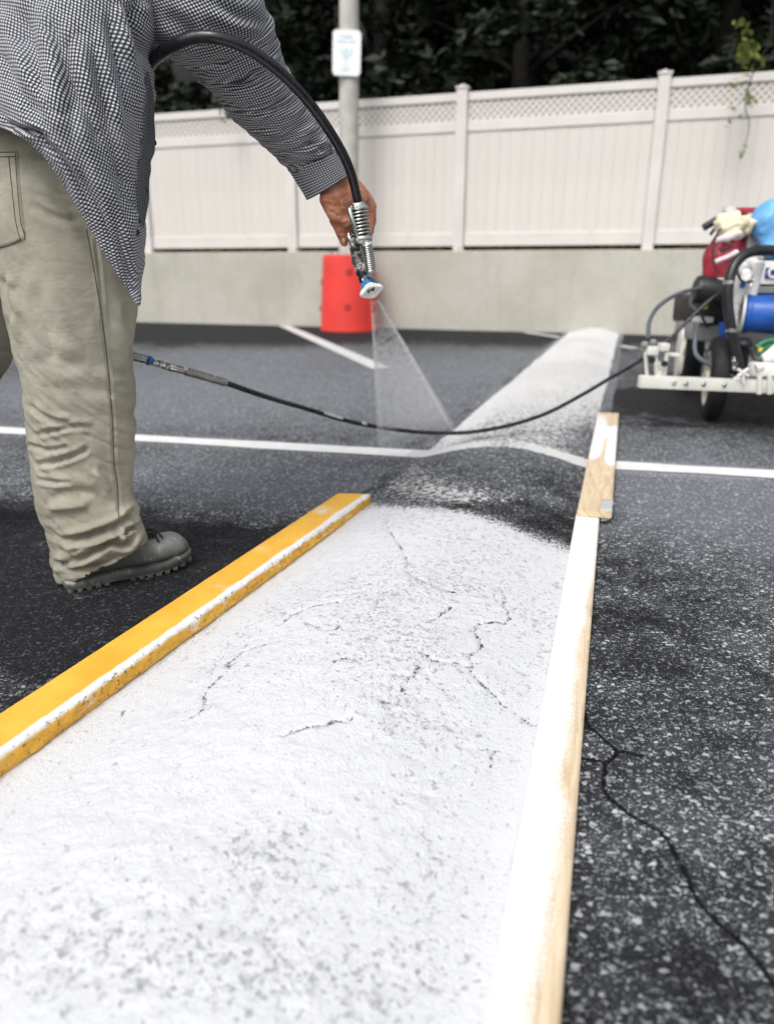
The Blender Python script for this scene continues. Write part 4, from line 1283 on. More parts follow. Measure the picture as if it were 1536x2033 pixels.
# ---- body (skin): torso, head, arms, right hand closed on the gun
mb = MB()
Q = P
cap = mb.capsule
sh_r, sh_l = Q(370, -40, 1.70), Q(180, -160, 2.02)
neck = Q(330, -190, 1.90); head = Q(430, -330, 1.98)
hip = Q(80, 300, 1.74); chest = Q(200, -30, 1.80)
cap(hip, chest, .12, .125); cap(sh_r, sh_l, .055, .055); cap(chest, neck, .10, .05); cap(neck, head, .05, .06)
elb_l = Q(90, 40, 2.08); wr_l = Q(190, 110, 1.98)
cap(sh_l, elb_l, .045, .036); cap(elb_l, wr_l, .036, .026); cap(wr_l, wr_l + [.03, -.01, -.05], .028, .024)
cap(sh_r, Q(520, 150, 1.80), .045, .036)
mb.ball(head, (.076, .095, .115), 24, 16)
hf = np.array([.55, .35, -.75]); hf /= np.linalg.norm(hf)
cap(head + hf * .085 + [0, 0, .01], head + hf * .112, .014, .011)
cap(head + hf * .07 - [0, 0, .045], head + hf * .088 - [0, 0, .045], .028, .02)
sd_ = np.cross(hf, [0, 0, 1]); sd_ /= np.linalg.norm(sd_)
for s in (-1, 1):
    cap(head + sd_ * s * .078, head + sd_ * s * .088 + [0, 0, .03], .014, .013)
V1, N1, F1 = remeshed(mb, .011, 5)
mb = MB(); cap = mb.capsule
HY = 1.925
wr = Q(658, 366, HY)
cap(Q(575, 235, 1.87), wr, .028, .031)
cap(Q(648, 352, HY), Q(676, 400, HY + .005), .033, .036); cap(Q(662, 360, HY + .01), Q(705, 395, HY + .02), .033, .035)
cap(Q(668, 392, HY), Q(680, 432, HY), .036, .024); cap(Q(705, 385, HY + .03), Q(714, 425, HY + .03), .030, .024)
cap(Q(700, 375, HY + .025), Q(722, 393, HY + .045), .026, .018)
# thumb, along the near side of the grip
cap(Q(652, 396, HY - .015), Q(664, 424, HY - .022), .022, .019); cap(Q(664, 424, HY - .022), Q(680, 440, HY - .020), .018, .0135); cap(Q(680, 440, HY - .02), Q(697, 440, HY - .022), .0135, .011)
# index finger on the trigger
cap(Q(668, 436, HY - .004), Q(677, 458, HY - .008), .018, .0145); cap(Q(677, 458, HY - .008), Q(681, 473, HY - .006), .0145, .0125); cap(Q(681, 473, HY - .006), Q(683, 481, HY - .004), .0125, .0105)
# middle finger
cap(Q(690, 440, HY + .004), Q(700, 466, HY - .002), .016, .013); cap(Q(700, 466, HY - .002), Q(709, 480, HY - .006), .0125, .0105)
# ring and little finger round the far side
cap(Q(724, 396, HY + .045), Q(733, 428, HY + .040), .018, .015); cap(Q(733, 428, HY + .040), Q(733, 458, HY + .028), .0145, .012); cap(Q(733, 458, HY + .028), Q(724, 478, HY + .012), .012, .010)
cap(Q(722, 388, HY + .052), Q(736, 410, HY + .052), .017, .014); cap(Q(736, 410, HY + .052), Q(738, 440, HY + .046), .0135, .011); cap(Q(738, 440, HY + .046), Q(733, 462, HY + .040), .011, .0095)
V2, N2, F2 = remeshed(mb, .0022, 5)
V2 = V2 + N2 * (.0012 * fbm(V2 * 60, 3, 91) + .0006 * fbm(V2 * 160, 2, 92))[:, None]
V2 = fold(V2, N2, [([(650, 405), (670, 410), (685, 408)], 3, .0015), ([(655, 420), (672, 428)], 2.5, .0015), ([(662, 441), (680, 447), (690, 442)], 3, .0022), ([(672, 463), (688, 462)], 2.5, .0016), ([(672, 380), (690, 398), (694, 420)], 6, .003), ([(728, 405), (735, 400)], 2.5, .0015), ([(640, 392), (660, 396)], 3, .0012)])
body = new_obj('body', np.concatenate([V1, V2]), F1 + [[i + len(V1) for i in f] for f in F2], MAT['skin'], man)
bvh_hand = BVHTree.FromPolygons([Vector(v) for v in V2], F2)
MAT['nail'] = plain('finger nail', (.42, .24, .18), .35, bump=.05)
for (x, y) in ((682, 478), (696, 439)):
    h = hit(bvh_hand, x, y, .0)
    if h is not None: MB().ball(h, (.0058, .003, .0070), 10, 6).build('fingernail', MAT['nail'], body)
# hair and eyes (above the picture)
MAT['hair'] = plain('dark hair', (.02, .016, .013), .7, bump=.8, bscale=200)
MB().ball(head - hf * .012 + [0, 0, .018], (.084, .100, .112), 24, 14).build('hair', MAT['hair'], man)
MAT['eye'] = plain('eye', (.6, .6, .58), .2, var=.02)
for s in (-1, 1): MB().ball(head + hf * .078 + sd_ * s * .03 + [0, 0, .02], .012, 12, 8).build('eye', MAT['eye'], body)

# ---- shirt
rows = [
    [(-150, -200, 1.86), (0, -250, 1.68), (150, -245, 1.60), (290, -190, 1.64), (400, -130, 1.78), (420, -120, 1.92), (260, -170, 2.10), (10, -200, 2.06)],
    [(-190, -90, 1.83), (-40, -100, 1.61), (110, -100, 1.53), (240, -75, 1.56), (345, -30, 1.68), (372, -20, 1.84), (220, -40, 2.02), (-40, -70, 2.02)],
    [(-215, 10, 1.80), (-50, 10, 1.58), (100, 20, 1.495), (215, 45, 1.52), (284, 80, 1.61), (296, 95, 1.80), (170, 60, 2.00), (-80, 20, 1.99)],
    [(-222, 80, 1.78), (-50, 95, 1.56), (85, 125, 1.465), (205, 155, 1.49), (274, 185, 1.565), (291, 190, 1.80), (150, 140, 1.97), (-90, 90, 1.97)],
    [(-222, 130, 1.775), (-45, 160, 1.545), (75, 200, 1.455), (190, 250, 1.475), (271, 290, 1.55), (297, 283, 1.78), (150, 210, 1.95), (-90, 135, 1.96)],
    [(-222, 165, 1.77), (-40, 205, 1.54), (66, 245, 1.455), (170, 330, 1.475), (264, 390, 1.545), (289, 378, 1.73), (150, 280, 1.94), (-90, 165, 1.95)],
    [(-222, 185, 1.77), (-38, 228, 1.54), (62, 270, 1.462), (158, 385, 1.485), (256, 490, 1.545), (274, 472, 1.67), (152, 330, 1.93), (-90, 185, 1.95)],
    [(-222, 200, 1.77), (-38, 243, 1.545), (60, 284, 1.47), (150, 402, 1.495), (254, 576, 1.555), (264, 584, 1.60), (155, 360, 1.93), (-90, 200, 1.95)],
]
ctrl = np.array([[P(x, y, Y) for x, y, Y in r] for r in rows])
ctrl = np.concatenate([ctrl[:, 6:], ctrl[:, :6]], 1)             # the seam goes to the far side
NU_, NV_ = 300, 330
g = np.stack([np.concatenate([cr(r, NU_, closed=True), cr(r, NU_, closed=True)[:1]]) for r in ctrl])
g = cr(g, NV_)
V = g.reshape(-1, 3); uvs = true_uv(V, NV_, NU_ + 1, 170, 200)
N = grid_normals(V, NV_, NU_ + 1)
cen = V.mean(0)
if ((N * (V - cen)).sum(1)).mean() < 0: N = -N
vv = np.repeat(np.linspace(0, 1, NV_), NU_ + 1)
# long diagonal drape folds from the shoulder blade toward the front hem
q, _ = px_of(V)
dx, dy = .50, .866                                               # fold direction in the picture plane
al = q[:, 0] * dx + q[:, 1] * dy; ac = -q[:, 0] * dy + q[:, 1] * dx
fn_ = np.stack([ac / 62, al / 340, 0 * al], 1)
w = .0165 * fbm(fn_, 3, 101) + .0032 * fbm(np.stack([ac / 22, al / 110, 0 * al], 1), 2, 102) + .0012 * fbm(V * 60, 2, 103)
w -= .0042 * rid(np.stack([ac / 70, al / 210, 0 * al], 1), 105) + .0016 * rid(np.stack([ac / 26, al / 60, 0 * al], 1) + 7, 106)
V = V + N * (w * (.55 + .45 * sstep(0, .3, vv)))[:, None]
V = fold(V, N, [
    ([(135, 55), (140, 140), (175, 230), (215, 320), (255, 430)], 13, .010), ([(100, 20), (120, 110), (140, 200), (150, 300)], 14, .008), ([(40, 0), (70, 110), (95, 200)], 18, .008),
    ([(210, 10), (230, 100), (250, 180), (262, 260)], 12, .009), ([(256, 0), (268, 60), (282, 120)], 12, .014), ([(0, 90), (40, 180), (90, 240)], 14, .006),
    ([(185, 60), (200, 190), (236, 330), (258, 470)], 10, .007), ([(150, 330), (200, 420), (245, 520)], 9, .007), ([(20, 235), (70, 262), (120, 312), (160, 372), (205, 452)], 6, .004),
    ([(215, 385), (232, 440), (248, 520), (262, 570)], 7, .006), ([(286, 130), (290, 200), (292, 300), (285, 400), (268, 500)], 6, .006),
    ([(10, 240), (45, 256), (78, 262), (90, 276)], 5, .007), ([(95, 280), (130, 318), (165, 368)], 5, .004),
], 1.4)
shirt = new_obj('shirt', V, grid_faces(NV_, NU_ + 1), MAT['gingham'], man, uv=uvs)
sm = shirt.modifiers.new('cloth', 'SOLIDIFY'); sm.thickness = .0014; sm.offset = -1
bvh_sh = BVHTree.FromPolygons([Vector(v) for v in V], grid_faces(NV_, NU_ + 1).tolist())
# the dark front placket, its reverse side turned out
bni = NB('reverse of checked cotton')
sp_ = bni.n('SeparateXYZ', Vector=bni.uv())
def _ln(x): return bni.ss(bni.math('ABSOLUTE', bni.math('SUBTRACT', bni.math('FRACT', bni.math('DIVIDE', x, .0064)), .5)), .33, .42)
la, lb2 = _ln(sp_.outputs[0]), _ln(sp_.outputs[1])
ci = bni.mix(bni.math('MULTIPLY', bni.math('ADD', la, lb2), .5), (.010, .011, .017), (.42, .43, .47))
bni.bsdf(ci, .9, 0, None, .1); MAT['flap_shade'] = bni.m
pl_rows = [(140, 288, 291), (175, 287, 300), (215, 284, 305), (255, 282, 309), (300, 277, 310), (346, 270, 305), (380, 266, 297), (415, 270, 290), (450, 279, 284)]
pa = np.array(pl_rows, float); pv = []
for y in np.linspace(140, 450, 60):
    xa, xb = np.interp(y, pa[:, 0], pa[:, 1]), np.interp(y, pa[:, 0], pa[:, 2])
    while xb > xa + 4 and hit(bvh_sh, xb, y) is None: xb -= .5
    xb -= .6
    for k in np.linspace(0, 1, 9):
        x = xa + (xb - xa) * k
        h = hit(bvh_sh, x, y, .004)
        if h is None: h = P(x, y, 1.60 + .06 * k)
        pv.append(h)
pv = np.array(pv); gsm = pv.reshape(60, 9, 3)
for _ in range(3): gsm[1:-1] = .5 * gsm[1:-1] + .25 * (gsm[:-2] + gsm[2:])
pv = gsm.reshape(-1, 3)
plk = new_obj('placket_shade', pv, grid_faces(60, 9), MAT['flap_shade'], shirt, uv=true_uv(pv, 60, 9, 0, 0))
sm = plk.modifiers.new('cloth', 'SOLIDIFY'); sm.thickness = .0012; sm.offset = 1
MAT['button'] = plain('black button', (.012, .012, .015), .3, var=.1)
for (x, y) in ((304, 283), (287, 380), (270, 461)):
    xs = x
    h = None
    while h is None and xs > x - 30: h = hit(bvh_sh, xs, y, .001); xs -= 1
    if h is not None:
        nrm = np.array([.55, -.83, 0])
        MB().lathe(h - nrm * .001, nrm, [(0, .0062), (.0025, .0065), (.003, .0055), (.0018, .0035)], 14).build('button', MAT['button'], shirt)

# right sleeve
sl = [((235, 40), (430, -150), 1.70, .115), ((300, 88), (512, -25), 1.715, .105), ((350, 108), (537, 45), 1.745, .095), ((378, 132), (552, 95), 1.775, .088), ((408, 162), (570, 138), 1.80, .083), ((436, 190), (586, 174), 1.825, .078), ((470, 236), (606, 208), 1.85, .072),
      ((508, 272), (632, 240), 1.875, .064), ((540, 302), (650, 272), 1.895, .056), ((566, 326), (663, 300), 1.91, .049), ((580, 340), (668, 312), 1.917, .044)]
nl, nr2 = 220, 150
V, C, T = ring_loft(sl, nl, nr2)
uvs = true_uv(V, nl, nr2 + 1, 75, 110)
N = grid_normals(V, nl, nr2 + 1)
if ((N * (V - C.repeat(nr2 + 1, 0))).sum(1)).mean() < 0: N = -N
tpar = np.repeat(np.linspace(0, 1, nl), nr2 + 1)
s_along = tpar * 11
aa = np.tile(np.linspace(0, 2 * np.pi, nr2 + 1), nl)
wn_ = np.stack([s_along * 2.2 + .9 * np.sin(aa), np.cos(aa) * 1.1, np.sin(aa) * 1.1], 1)
w = .0085 * fbm(wn_, 3, 111) + .0035 * fbm(wn_ * [2.6, 1.5, 1.5] + 5, 2, 112) + .001 * fbm(V * 60, 2, 113)
V = V + N * w[:, None]
V = fold(V, N, [([(400, 40), (450, 70), (520, 80)], 12, .010), ([(330, 20), (370, 60), (400, 100)], 14, .012), ([(420, 0), (470, 30), (535, 45)], 10, .008), ([(470, 130), (520, 150), (570, 150)], 12, .005), ([(390, 140), (420, 130), (450, 105)], 9, .006),
                ([(560, 330), (600, 320), (640, 300), (664, 300)], 8, .007), ([(545, 305), (590, 300), (640, 270)], 9, .005), ([(598, 282), (630, 290), (650, 300)], 6, .005), ([(440, 195), (480, 215), (520, 210)], 10, .004), ([(500, 262), (530, 250), (560, 235)], 9, .004)])
sleeve = new_obj('sleeve', V, grid_faces(nl, nr2 + 1), MAT['gingham'], man, uv=uvs)
sm = sleeve.modifiers.new('cloth', 'SOLIDIFY'); sm.thickness = .0012; sm.offset = -1
bvh_sl = BVHTree.FromPolygons([Vector(v) for v in V], grid_faces(nl, nr2 + 1).tolist())
cu = [((572, 332), (672, 297), 1.914, .050), ((584, 350), (678, 315), 1.92, .0495), ((597, 371), (684, 329), 1.925, .049), ((611, 395), (692, 346), 1.93, .048)]
V, C, T = ring_loft(cu, 40, 110)
uvs = loft_uv(V, 40, 111)
N = grid_normals(V, 40, 111)
if ((N * (V - C.repeat(111, 0))).sum(1)).mean() < 0: N = -N
V = V + N * (.0022 * fbm(V * 38, 2, 121))[:, None]
cuff = new_obj('cuff', V, grid_faces(40, 111), MAT['gingham'], sleeve, uv=uvs)
sm = cuff.modifiers.new('cloth', 'SOLIDIFY'); sm.thickness = .0028; sm.offset = -1
# left sleeve, hidden beyond the body
m = MB().tube([sh_l + [0, -.02, .03], elb_l, wr_l], [.085, .07, .05], 24, 40)
Vl = np.concatenate(m.v)
new_obj('sleeve', Vl + .01 * np.stack([fbm(Vl * 14, 2, 1), fbm(Vl * 14, 2, 2), fbm(Vl * 14, 2, 3)], 1), m.f, MAT['gingham'], man, uv=np.stack([Vl[:, 0] + Vl[:, 1], Vl[:, 2]], 1))

# ================================================================== spray gun
gun = empty('spray_gun', 'paint crusted airless spray gun with blue tip guard, gripped in the right hand', 'spray gun')
GY = 1.885
g0, g1, g2 = Q(709, 402, GY), Q(719, 478, GY + .005), Q(733, 548, GY + .02)
m1p = mpp(440, GY)
m = MB()
m.coil(g0 + (g1 - g0) * .14, g1, 18.5 * m1p, 18 * m1p, .0022, 9.5, 8, 22)
m.build('strain_relief_spring', MAT['steel'], gun)
ax = g1 - g0; axl = np.linalg.norm(ax); axn = ax / axl
MB().lathe(g0, axn, [(0, 14.5 * m1p), (.002, 17.5 * m1p), (.006, 18.5 * m1p), (.013, 20 * m1p), (.016, 19 * m1p), (.016, 14 * m1p), (.004, 13.5 * m1p), (.001, 13.8 * m1p)], 28, False).build('spring_collar', MAT['steel'], gun)
MB().lathe(g1 - axn * .012, axn, [(0, 19.5 * m1p), (.004, 21.5 * m1p), (.012, 21.5 * m1p), (.016, 19 * m1p), (.022, 12 * m1p)], 28).build('spring_collar', MAT['metal'], gun)
MB().lathe(g0 + axn * .012, axn, [(0, 10 * m1p), (axl - .016, 11 * m1p)], 16).build('hose_end', MAT['hose'], gun)
# side guard rail of the spring: the bright outer wire seen along its left
m = MB().tube([Q(693, 412, GY - .012), Q(698, 432, GY - .02), Q(706, 458, GY - .018), Q(712, 476, GY - .012)], [.0062, .0055, .004], 8, 14)
m.build('spring_clip', MAT['steel'], gun)
# filter tube with fine coil
f0, f1 = Q(728, 486, GY - .014), Q(736, 540, GY - .006)
m = MB().coil(f0, f1, 9.6 * m1p, 10.2 * m1p, .0021, 13, 6, 18); m.build('filter_spring', MAT['steel'], gun)
MB().lathe(f0 - (f1 - f0) * .1, f1 - f0, [(0, 8 * m1p), (np.linalg.norm(f1 - f0) * 1.25, 8 * m1p)], 16).build('filter_tube', MAT['metal_crust'], gun)
# gun body: a tapered crusted casting
Vb, Nb, Fb = remeshed(MB().capsule(Q(705, 486, GY + .016), Q(712, 518, GY + .020), .015, .0175).capsule(Q(712, 518, GY + .02), Q(724, 545, GY + .026), .018, .0165).capsule(Q(700, 482, GY + .012), Q(707, 500, GY + .010), .012, .013)
                       .capsule(Q(711, 430, GY + .03), Q(709, 490, GY + .022), .016, .016).capsule(Q(716, 520, GY + .018), Q(732, 536, GY + .018), .013, .012), .0022, 3)
Vb = Vb + Nb * (.0022 * fbm(Vb * 120, 3, 131))[:, None]
new_obj('gun_body', Vb, Fb, MAT['metal_crust'], gun)
MAT['black_gap'] = plain('black grip', (.008, .008, .009), .45)
MB().box(Q(706, 494, GY - .004), (.021, .012, .010), None, .003).build('trigger_pivot', MAT['black_gap'], gun)
MB().lathe(Q(712, 507, GY - .001), Q(712, 507, GY - .001) - Q(712, 507, GY + .02), [(0, .0030), (.003, .0030), (.003, .001)], 10).build('bolt', MAT['black_gap'], gun)
MB().tube([Q(692, 462, GY + .002), Q(694, 474, GY - .004), Q(700, 486, GY - .002), Q(704, 496, GY)], [.0045, .006, .006, .005], 8, 16).build('trigger', MAT['steel'], gun)
MB().tube([Q(700, 455, GY - .004), Q(706, 464, GY - .008), Q(713, 468, GY - .008)], .0055, 8, 10).build('trigger_guard', MAT['black_gap'], gun)
# swivel nut
s0, s1 = Q(718, 532, GY + .022), Q(730, 562, GY + .028)
axn = (s1 - s0) / np.linalg.norm(s1 - s0); m = MB(); ln_ = np.linalg.norm(s1 - s0)
m.lathe(s0, axn, [(0, .0150), (.004, .0185), (.012, .019), (.014, .0165), (.018, .0165), (.020, .019), (ln_, .0185), (ln_ + .003, .015)], 18)
nutV = np.concatenate(m.v); nutV += .0016 * np.stack([fbm(nutV * 130, 2, k) for k in (1, 2, 3)], 1)
new_obj('swivel_nut', nutV, m.f, MAT['dark_metal'], gun)
# tip guard: flared blue plastic with white crust on its rim
MAT['blue'] = plain('blue plastic with paint', (.04, .21, .48), .4, var=.25, scale=40, bump=.4, bscale=150, dirt=((.78, .78, .75), 75, .60))
MAT['white_crust'] = plain('white paint crust', (.80, .80, .75), .6, var=.04, scale=60, bump=.7, bscale=160)
gx_ = Q(747, 570, GY + .02) - Q(727, 575, GY + .02); gx_ /= np.linalg.norm(gx_)
t0 = Q(727, 556, GY + .026); t1 = Q(741, 586, GY - .012); dax = (t1 - t0) / np.linalg.norm(t1 - t0); lt = np.linalg.norm(t1 - t0)
gx_ = gx_ - dax * (gx_ @ dax); gx_ /= np.linalg.norm(gx_); gz_ = np.cross(dax, gx_)
if gz_[1] > 0: gz_ = -gz_                       # gz_ now faces the camera
def flare(name, secs, mat, n=36, seed=1, parent=gun):
    a = np.linspace(0, 2 * np.pi, n, endpoint=False); V = []
    for h, rx, rz in secs:
        lob = 1 + .10 * np.cos(4 * a) * (rx > .014)
        V.append(t0 + dax * h + (np.cos(a) * rx * lob)[:, None] * gx_ + (np.sin(a) * rz * lob)[:, None] * gz_)
    V = np.concatenate(V); V += .0010 * np.stack([fbm(V * 160, 2, seed + k) for k in range(3)], 1)
    F = [[k * n + j, k * n + (j + 1) % n, (k + 1) * n + (j + 1) % n, (k + 1) * n + j] for k in range(len(secs) - 1) for j in range(n)]
    return new_obj(name, V, F, mat, parent)
tg = flare('tip_guard', [(-.004, .012, .012), (.004, .0155, .015), (.014, .017, .016), (.026, .0215, .018), (.036, .0255, .020), (.040, .026, .0205), (.038, .023, .017), (.028, .018, .012), (.016, .010, .008)], MAT['blue'])
flare('guard_rim', [(.0330, .0252, .0198), (.037, .0275, .0205), (.043, .0275, .0195), (.046, .0240, .0160), (.043, .0210, .0130), (.037, .0150, .0085), (.036, .004, .003)], MAT['white_crust'], seed=9, parent=tg)
MAT['red_slot'] = plain('dark red tip', (.16, .02, .015), .5)
for u, an in ((-.0075, -.10), (.0065, .35)):
    c = t0 + dax * .0375 + gz_ * .002 + gx_ * u; c_, s_ = math.cos(an), math.sin(an)
    MB().box(c, (.0038, .013, .003), np.stack([gx_ * c_ - gz_ * s_, gz_ * c_ + gx_ * s_, dax], 1)).build('guard_slot', MAT['red_slot'] if an > 0 else MAT['black_gap'], tg)

# ================================================================== hose
hose = empty('paint_hose', 'black paint hose sagging from behind the painter across the bump to the cart', 'hose')
R_ = 10.5 * mpp(250, 1.8)
whip = [(711, 425, GY), (711, 404, GY), (706, 380, 1.875), (697, 345, 1.855), (680, 305, 1.83), (655, 262, 1.80), (620, 212, 1.755), (580, 166, 1.705), (530, 122, 1.655), (480, 91, 1.62), (430, 75, 1.605), (385, 75, 1.61), (343, 91, 1.625), (312, 112, 1.655), (290, 137, 1.70), (262, 180, 1.80), (225, 260, 1.98), (195, 400, 2.06), (185, 540, 2.02), (200, 650, 1.93), (232, 694, 1.88), (262, 706, 1.89)]
MB().tube([Q(*p) for p in whip], [R_ * .95] * 5 + [R_] * 4 + [R_ * .62] * 2, 16, 220).build('whip_hose', MAT['hose'], hose)
cp = [Q(256, 705, 1.885), Q(290, 714, 1.93), Q(330, 726, 1.99), Q(365, 736, 2.05), Q(400, 745, 2.11), Q(448, 760, 2.19)]
def along(k): return cr(np.array(cp), 101)[int(k * 100)]
MB().coil(along(0), along(.19), .0098, .0098, .0016, 11, 6, 16).build('spring_guard', MAT['steel'], hose)
MB().coil(along(.62), along(1.0), .0108, .0108, .0017, 20, 6, 16).build('spring_guard', MAT['steel'], hose)
MB().tube([along(k) for k in np.linspace(0, .2, 8)], .008, 10).build('hose_core', MAT['metal'], hose)
MB().tube([along(k) for k in np.linspace(.6, 1, 12)], .0092, 10).build('hose_core', MAT['metal'], hose)
MB().tube([along(k) for k in (.43, .5, .57, .64)], .0112, 12).build('ferrule', MAT['steel'], hose)
m = MB(); axn = along(.5) - along(.2); axn /= np.linalg.norm(axn)
m.lathe(along(.25), axn, [(0, .006), (.002, .010), (.012, .010), (.014, .007), (.022, .007), (.024, .0115), (.034, .0115), (.036, .008), (.046, .009), (.048, .012), (.058, .012), (.060, .009)], 8)
nv = np.concatenate(m.v); nv += .001 * np.stack([fbm(nv * 150, 2, k) for k in (5, 6, 7)], 1)
new_obj('swivel_coupling', nv, m.f, MAT['steel'], hose, False)
MAT['blue2'] = plain('blue tape', (.03, .12, .36), .45)
MB().lathe(along(.215), axn, [(0, .011), (.004, .0135), (.010, .0125), (.012, .010)], 7).build('blue_collar', MAT['blue2'], hose, False)
lo = [(446, 759, 2.19), (520, 785, 2.33), (600, 809, 2.52), (680, 833, 2.68), (740, 846, 2.80), (820, 857, 2.94), (890, 860, 3.00), (950, 856, 3.02), (1020, 842, 3.06), (1090, 818, 3.16), (1160, 781, 3.30), (1210, 751, 3.42), (1262, 721, 3.57), (1320, 680, 3.60), (1380, 622, 3.63), (1432, 578, 3.66), (1470, 565, 3.75)]
lp = np.array([Q(*p) for p in lo])
MB().tube(lp, .0085, 12, 200).build('hose_line', MAT['hose'], hose)
w_ = cr(lp, 200)
MAT['silver'] = plain('silver print on hose', (.55, .56, .56), .5)
for a_, b_ in ((31, 38), (45, 48)):
    MB().tube(w_[a_:b_] + [0, -.0006, .0012], .0083, 10).build('hose_print', MAT['silver'], hose)

# ================================================================== fan of sprayed paint
n0a, n0b = Q(737, 598, GY + .02), Q(751, 596, GY + .02)
e0, e1 = G(757, 892, .012), onbump(896, 853) + np.array([0, 0, .012])
def wedge(a0, b0, a1, b1, th0, th1):
    d = np.cross(b1 - a1, a1 - a0); d /= np.linalg.norm(d)
    V = [a0 - d * th0, b0 - d * th0, b0 + d * th0, a0 + d * th0, a1 - d * th1, b1 - d * th1, b1 + d * th1, a1 + d * th1]
    F = [[0, 1, 2, 3], [7, 6, 5, 4], [0, 4, 5, 1], [1, 5, 6, 2], [2, 6, 7, 3], [3, 7, 4, 0]]
    return V, F
spray = new_obj('paint_spray', *wedge(n0a, n0b, e0, e1, .004, .030), m_spray('spray mist', 7.0), None, False)
tag(spray, 'thin white fan of sprayed paint below the gun tip', 'paint spray', kind='stuff')
sj = m_spray('denser spray edge', 13.0)
for a, b_, w0, w1 in ((n0a, e0, .0035, .016), (n0b, e1, .0035, .016)):
    m = MB().tube([a + (b_ - a) * k for k in np.linspace(0, 1, 6)], [w0, w1], 10)
    m.build('spray_edge', sj, spray)

# ================================================================== line striping machine (pushed cart, at the right edge)
mc = empty('striping_machine', 'cluttered line striping cart with white front bar, black wheels and blue bucket', 'striping machine')
Mw = plain('white painted metal', (.66, .65, .60), .45, var=.08, scale=12, bump=.2, dirt=((.36, .34, .30), 16, .60))
Mwh = plain('white plastic parts', (.78, .77, .75), .4, var=.04, scale=12)
Mbk = plain('black plastic', (.016, .016, .018), .45, var=.2, scale=20)
Mgr = plain('grey plastic cover', (.23, .235, .225), .55, var=.08, scale=10)
Mtyre = plain('black tyre', (.012, .012, .013), .75, var=.3, scale=14, bump=.4, bscale=40)
Mrim = plain('cream wheel rim', (.66, .63, .50), .45, var=.1, scale=12, dirt=((.3, .28, .22), 18, .6))
Mred = plain('dark red engine cover', (.36, .022, .045), .28, var=.3, scale=10, spec=.6)
Mblue = plain('royal blue bucket', (.016, .085, .36), .35, var=.25, scale=7)
Mlb = plain('light blue bag', (.16, .44, .82), .5, var=.2, scale=9, bump=.6, bscale=14)
Mcr = plain('cream rag', (.80, .74, .52), .8, var=.1, scale=14, bump=.8, bscale=40)
Mnavy = plain('navy badge', (.03, .035, .22), .4)
Mgreen = plain('green cord', (.02, .22, .09), .5)
Myel = plain('yellow tag', (.75, .55, .08), .5)
Mghose = plain('grey hose', (.10, .115, .135), .42)
def part(name, mb, mat, parent=None, smooth=True, sharp=True):
    o = mb.build(name, mat, parent or mc, smooth)
    return autosmooth(o, 40) if sharp else o
def pbox(x0, y0, x1, y1, Y, dep, bev=.008, rz=0.0):
    c = Q((x0 + x1) / 2, (y0 + y1) / 2, Y); k = mpp((y0 + y1) / 2, Y)
    R = np.array([[math.cos(rz), -math.sin(rz), 0], [math.sin(rz), math.cos(rz), 0], [0, 0, 1]])
    return MB().box(c + [0, dep / 2, 0], (abs(x1 - x0) * k, dep, abs(y1 - y0) * k), R, bev)
def wheel(cx, cy, Y, rpx, wpx, yaw):
    c = Q(cx, cy, Y); r = rpx * mpp(cy, Y); w = wpx * mpp(cy, Y)
    if abs(c[2] - r) < .06: r = c[2] - .002
    ax = np.array([-math.cos(yaw), -math.sin(yaw), 0])
    wh = bpy.data.objects.new('wheel', None); COL.objects.link(wh); wh.parent = mc
    m = MB().lathe(c - ax * w / 2, ax, [(0, r * .66), (.0, r * .80), (w * .08, r * .93), (w * .25, r * .99), (w * .5, r), (w * .75, r * .99), (w * .92, r * .93), (w, r * .80), (w, r * .66)], 48, False)
    part('tyre', m, Mtyre, wh)
    m = MB().lathe(c - ax * w * .42, ax, [(0, r * .10), (.0, r * .62), (w * .06, r * .72), (w * .9, r * .72), (w * .92, r * .60), (w * .70, r * .5), (w * .74, r * .2), (w * .98, r * .16), (w * .98, .001)], 40)
    part('rim', m, Mrim, wh)
    part('hub', MB().lathe(c + ax * w * .4, ax, [(0, r * .15), (.03, r * .13), (.032, r * .06)], 18), Mgr, wh)
    return c, r, ax
Yf = 3.42
cA, rA, axA = wheel(1419, 752, 3.72, 80, 34, -.29)
cB, rB, axB = wheel(1373, 692, 4.75, 62, 34, -.29)
cC, rC, axC = wheel(1640, 765, 3.85, 80, 34, -.29)
wheel(1600, 700, 4.90, 62, 34, -.29)
part('axle', MB().tube([cA, cC], .016, 10), Mgr); part('axle', MB().tube([cB, cB + (cC - cA)], .016, 10), Mgr)
# front bar
b0, b1 = Q(1268, 757, Yf), Q(1700, 775, Yf)
bx_ = (b1 - b0); bl = np.linalg.norm(bx_); bx_ /= bl; by_ = np.cross([0, 0, 1], bx_); by_ /= np.linalg.norm(by_); bz_ = np.cross(bx_, by_)
part('front_bar', MB().box((b0 + b1) / 2, (bl, .045, 24 * mpp(760, Yf)), np.stack([bx_, by_, bz_], 1), .004), Mw)
for x in (1400, 1590):
    part('frame_rail', MB().tube([Q(x + 60, 755, Yf + .03), Q(x + 75, 742, 4.2), Q(x + 40, 715, 5.0)], .018, 8, 12), Mw)
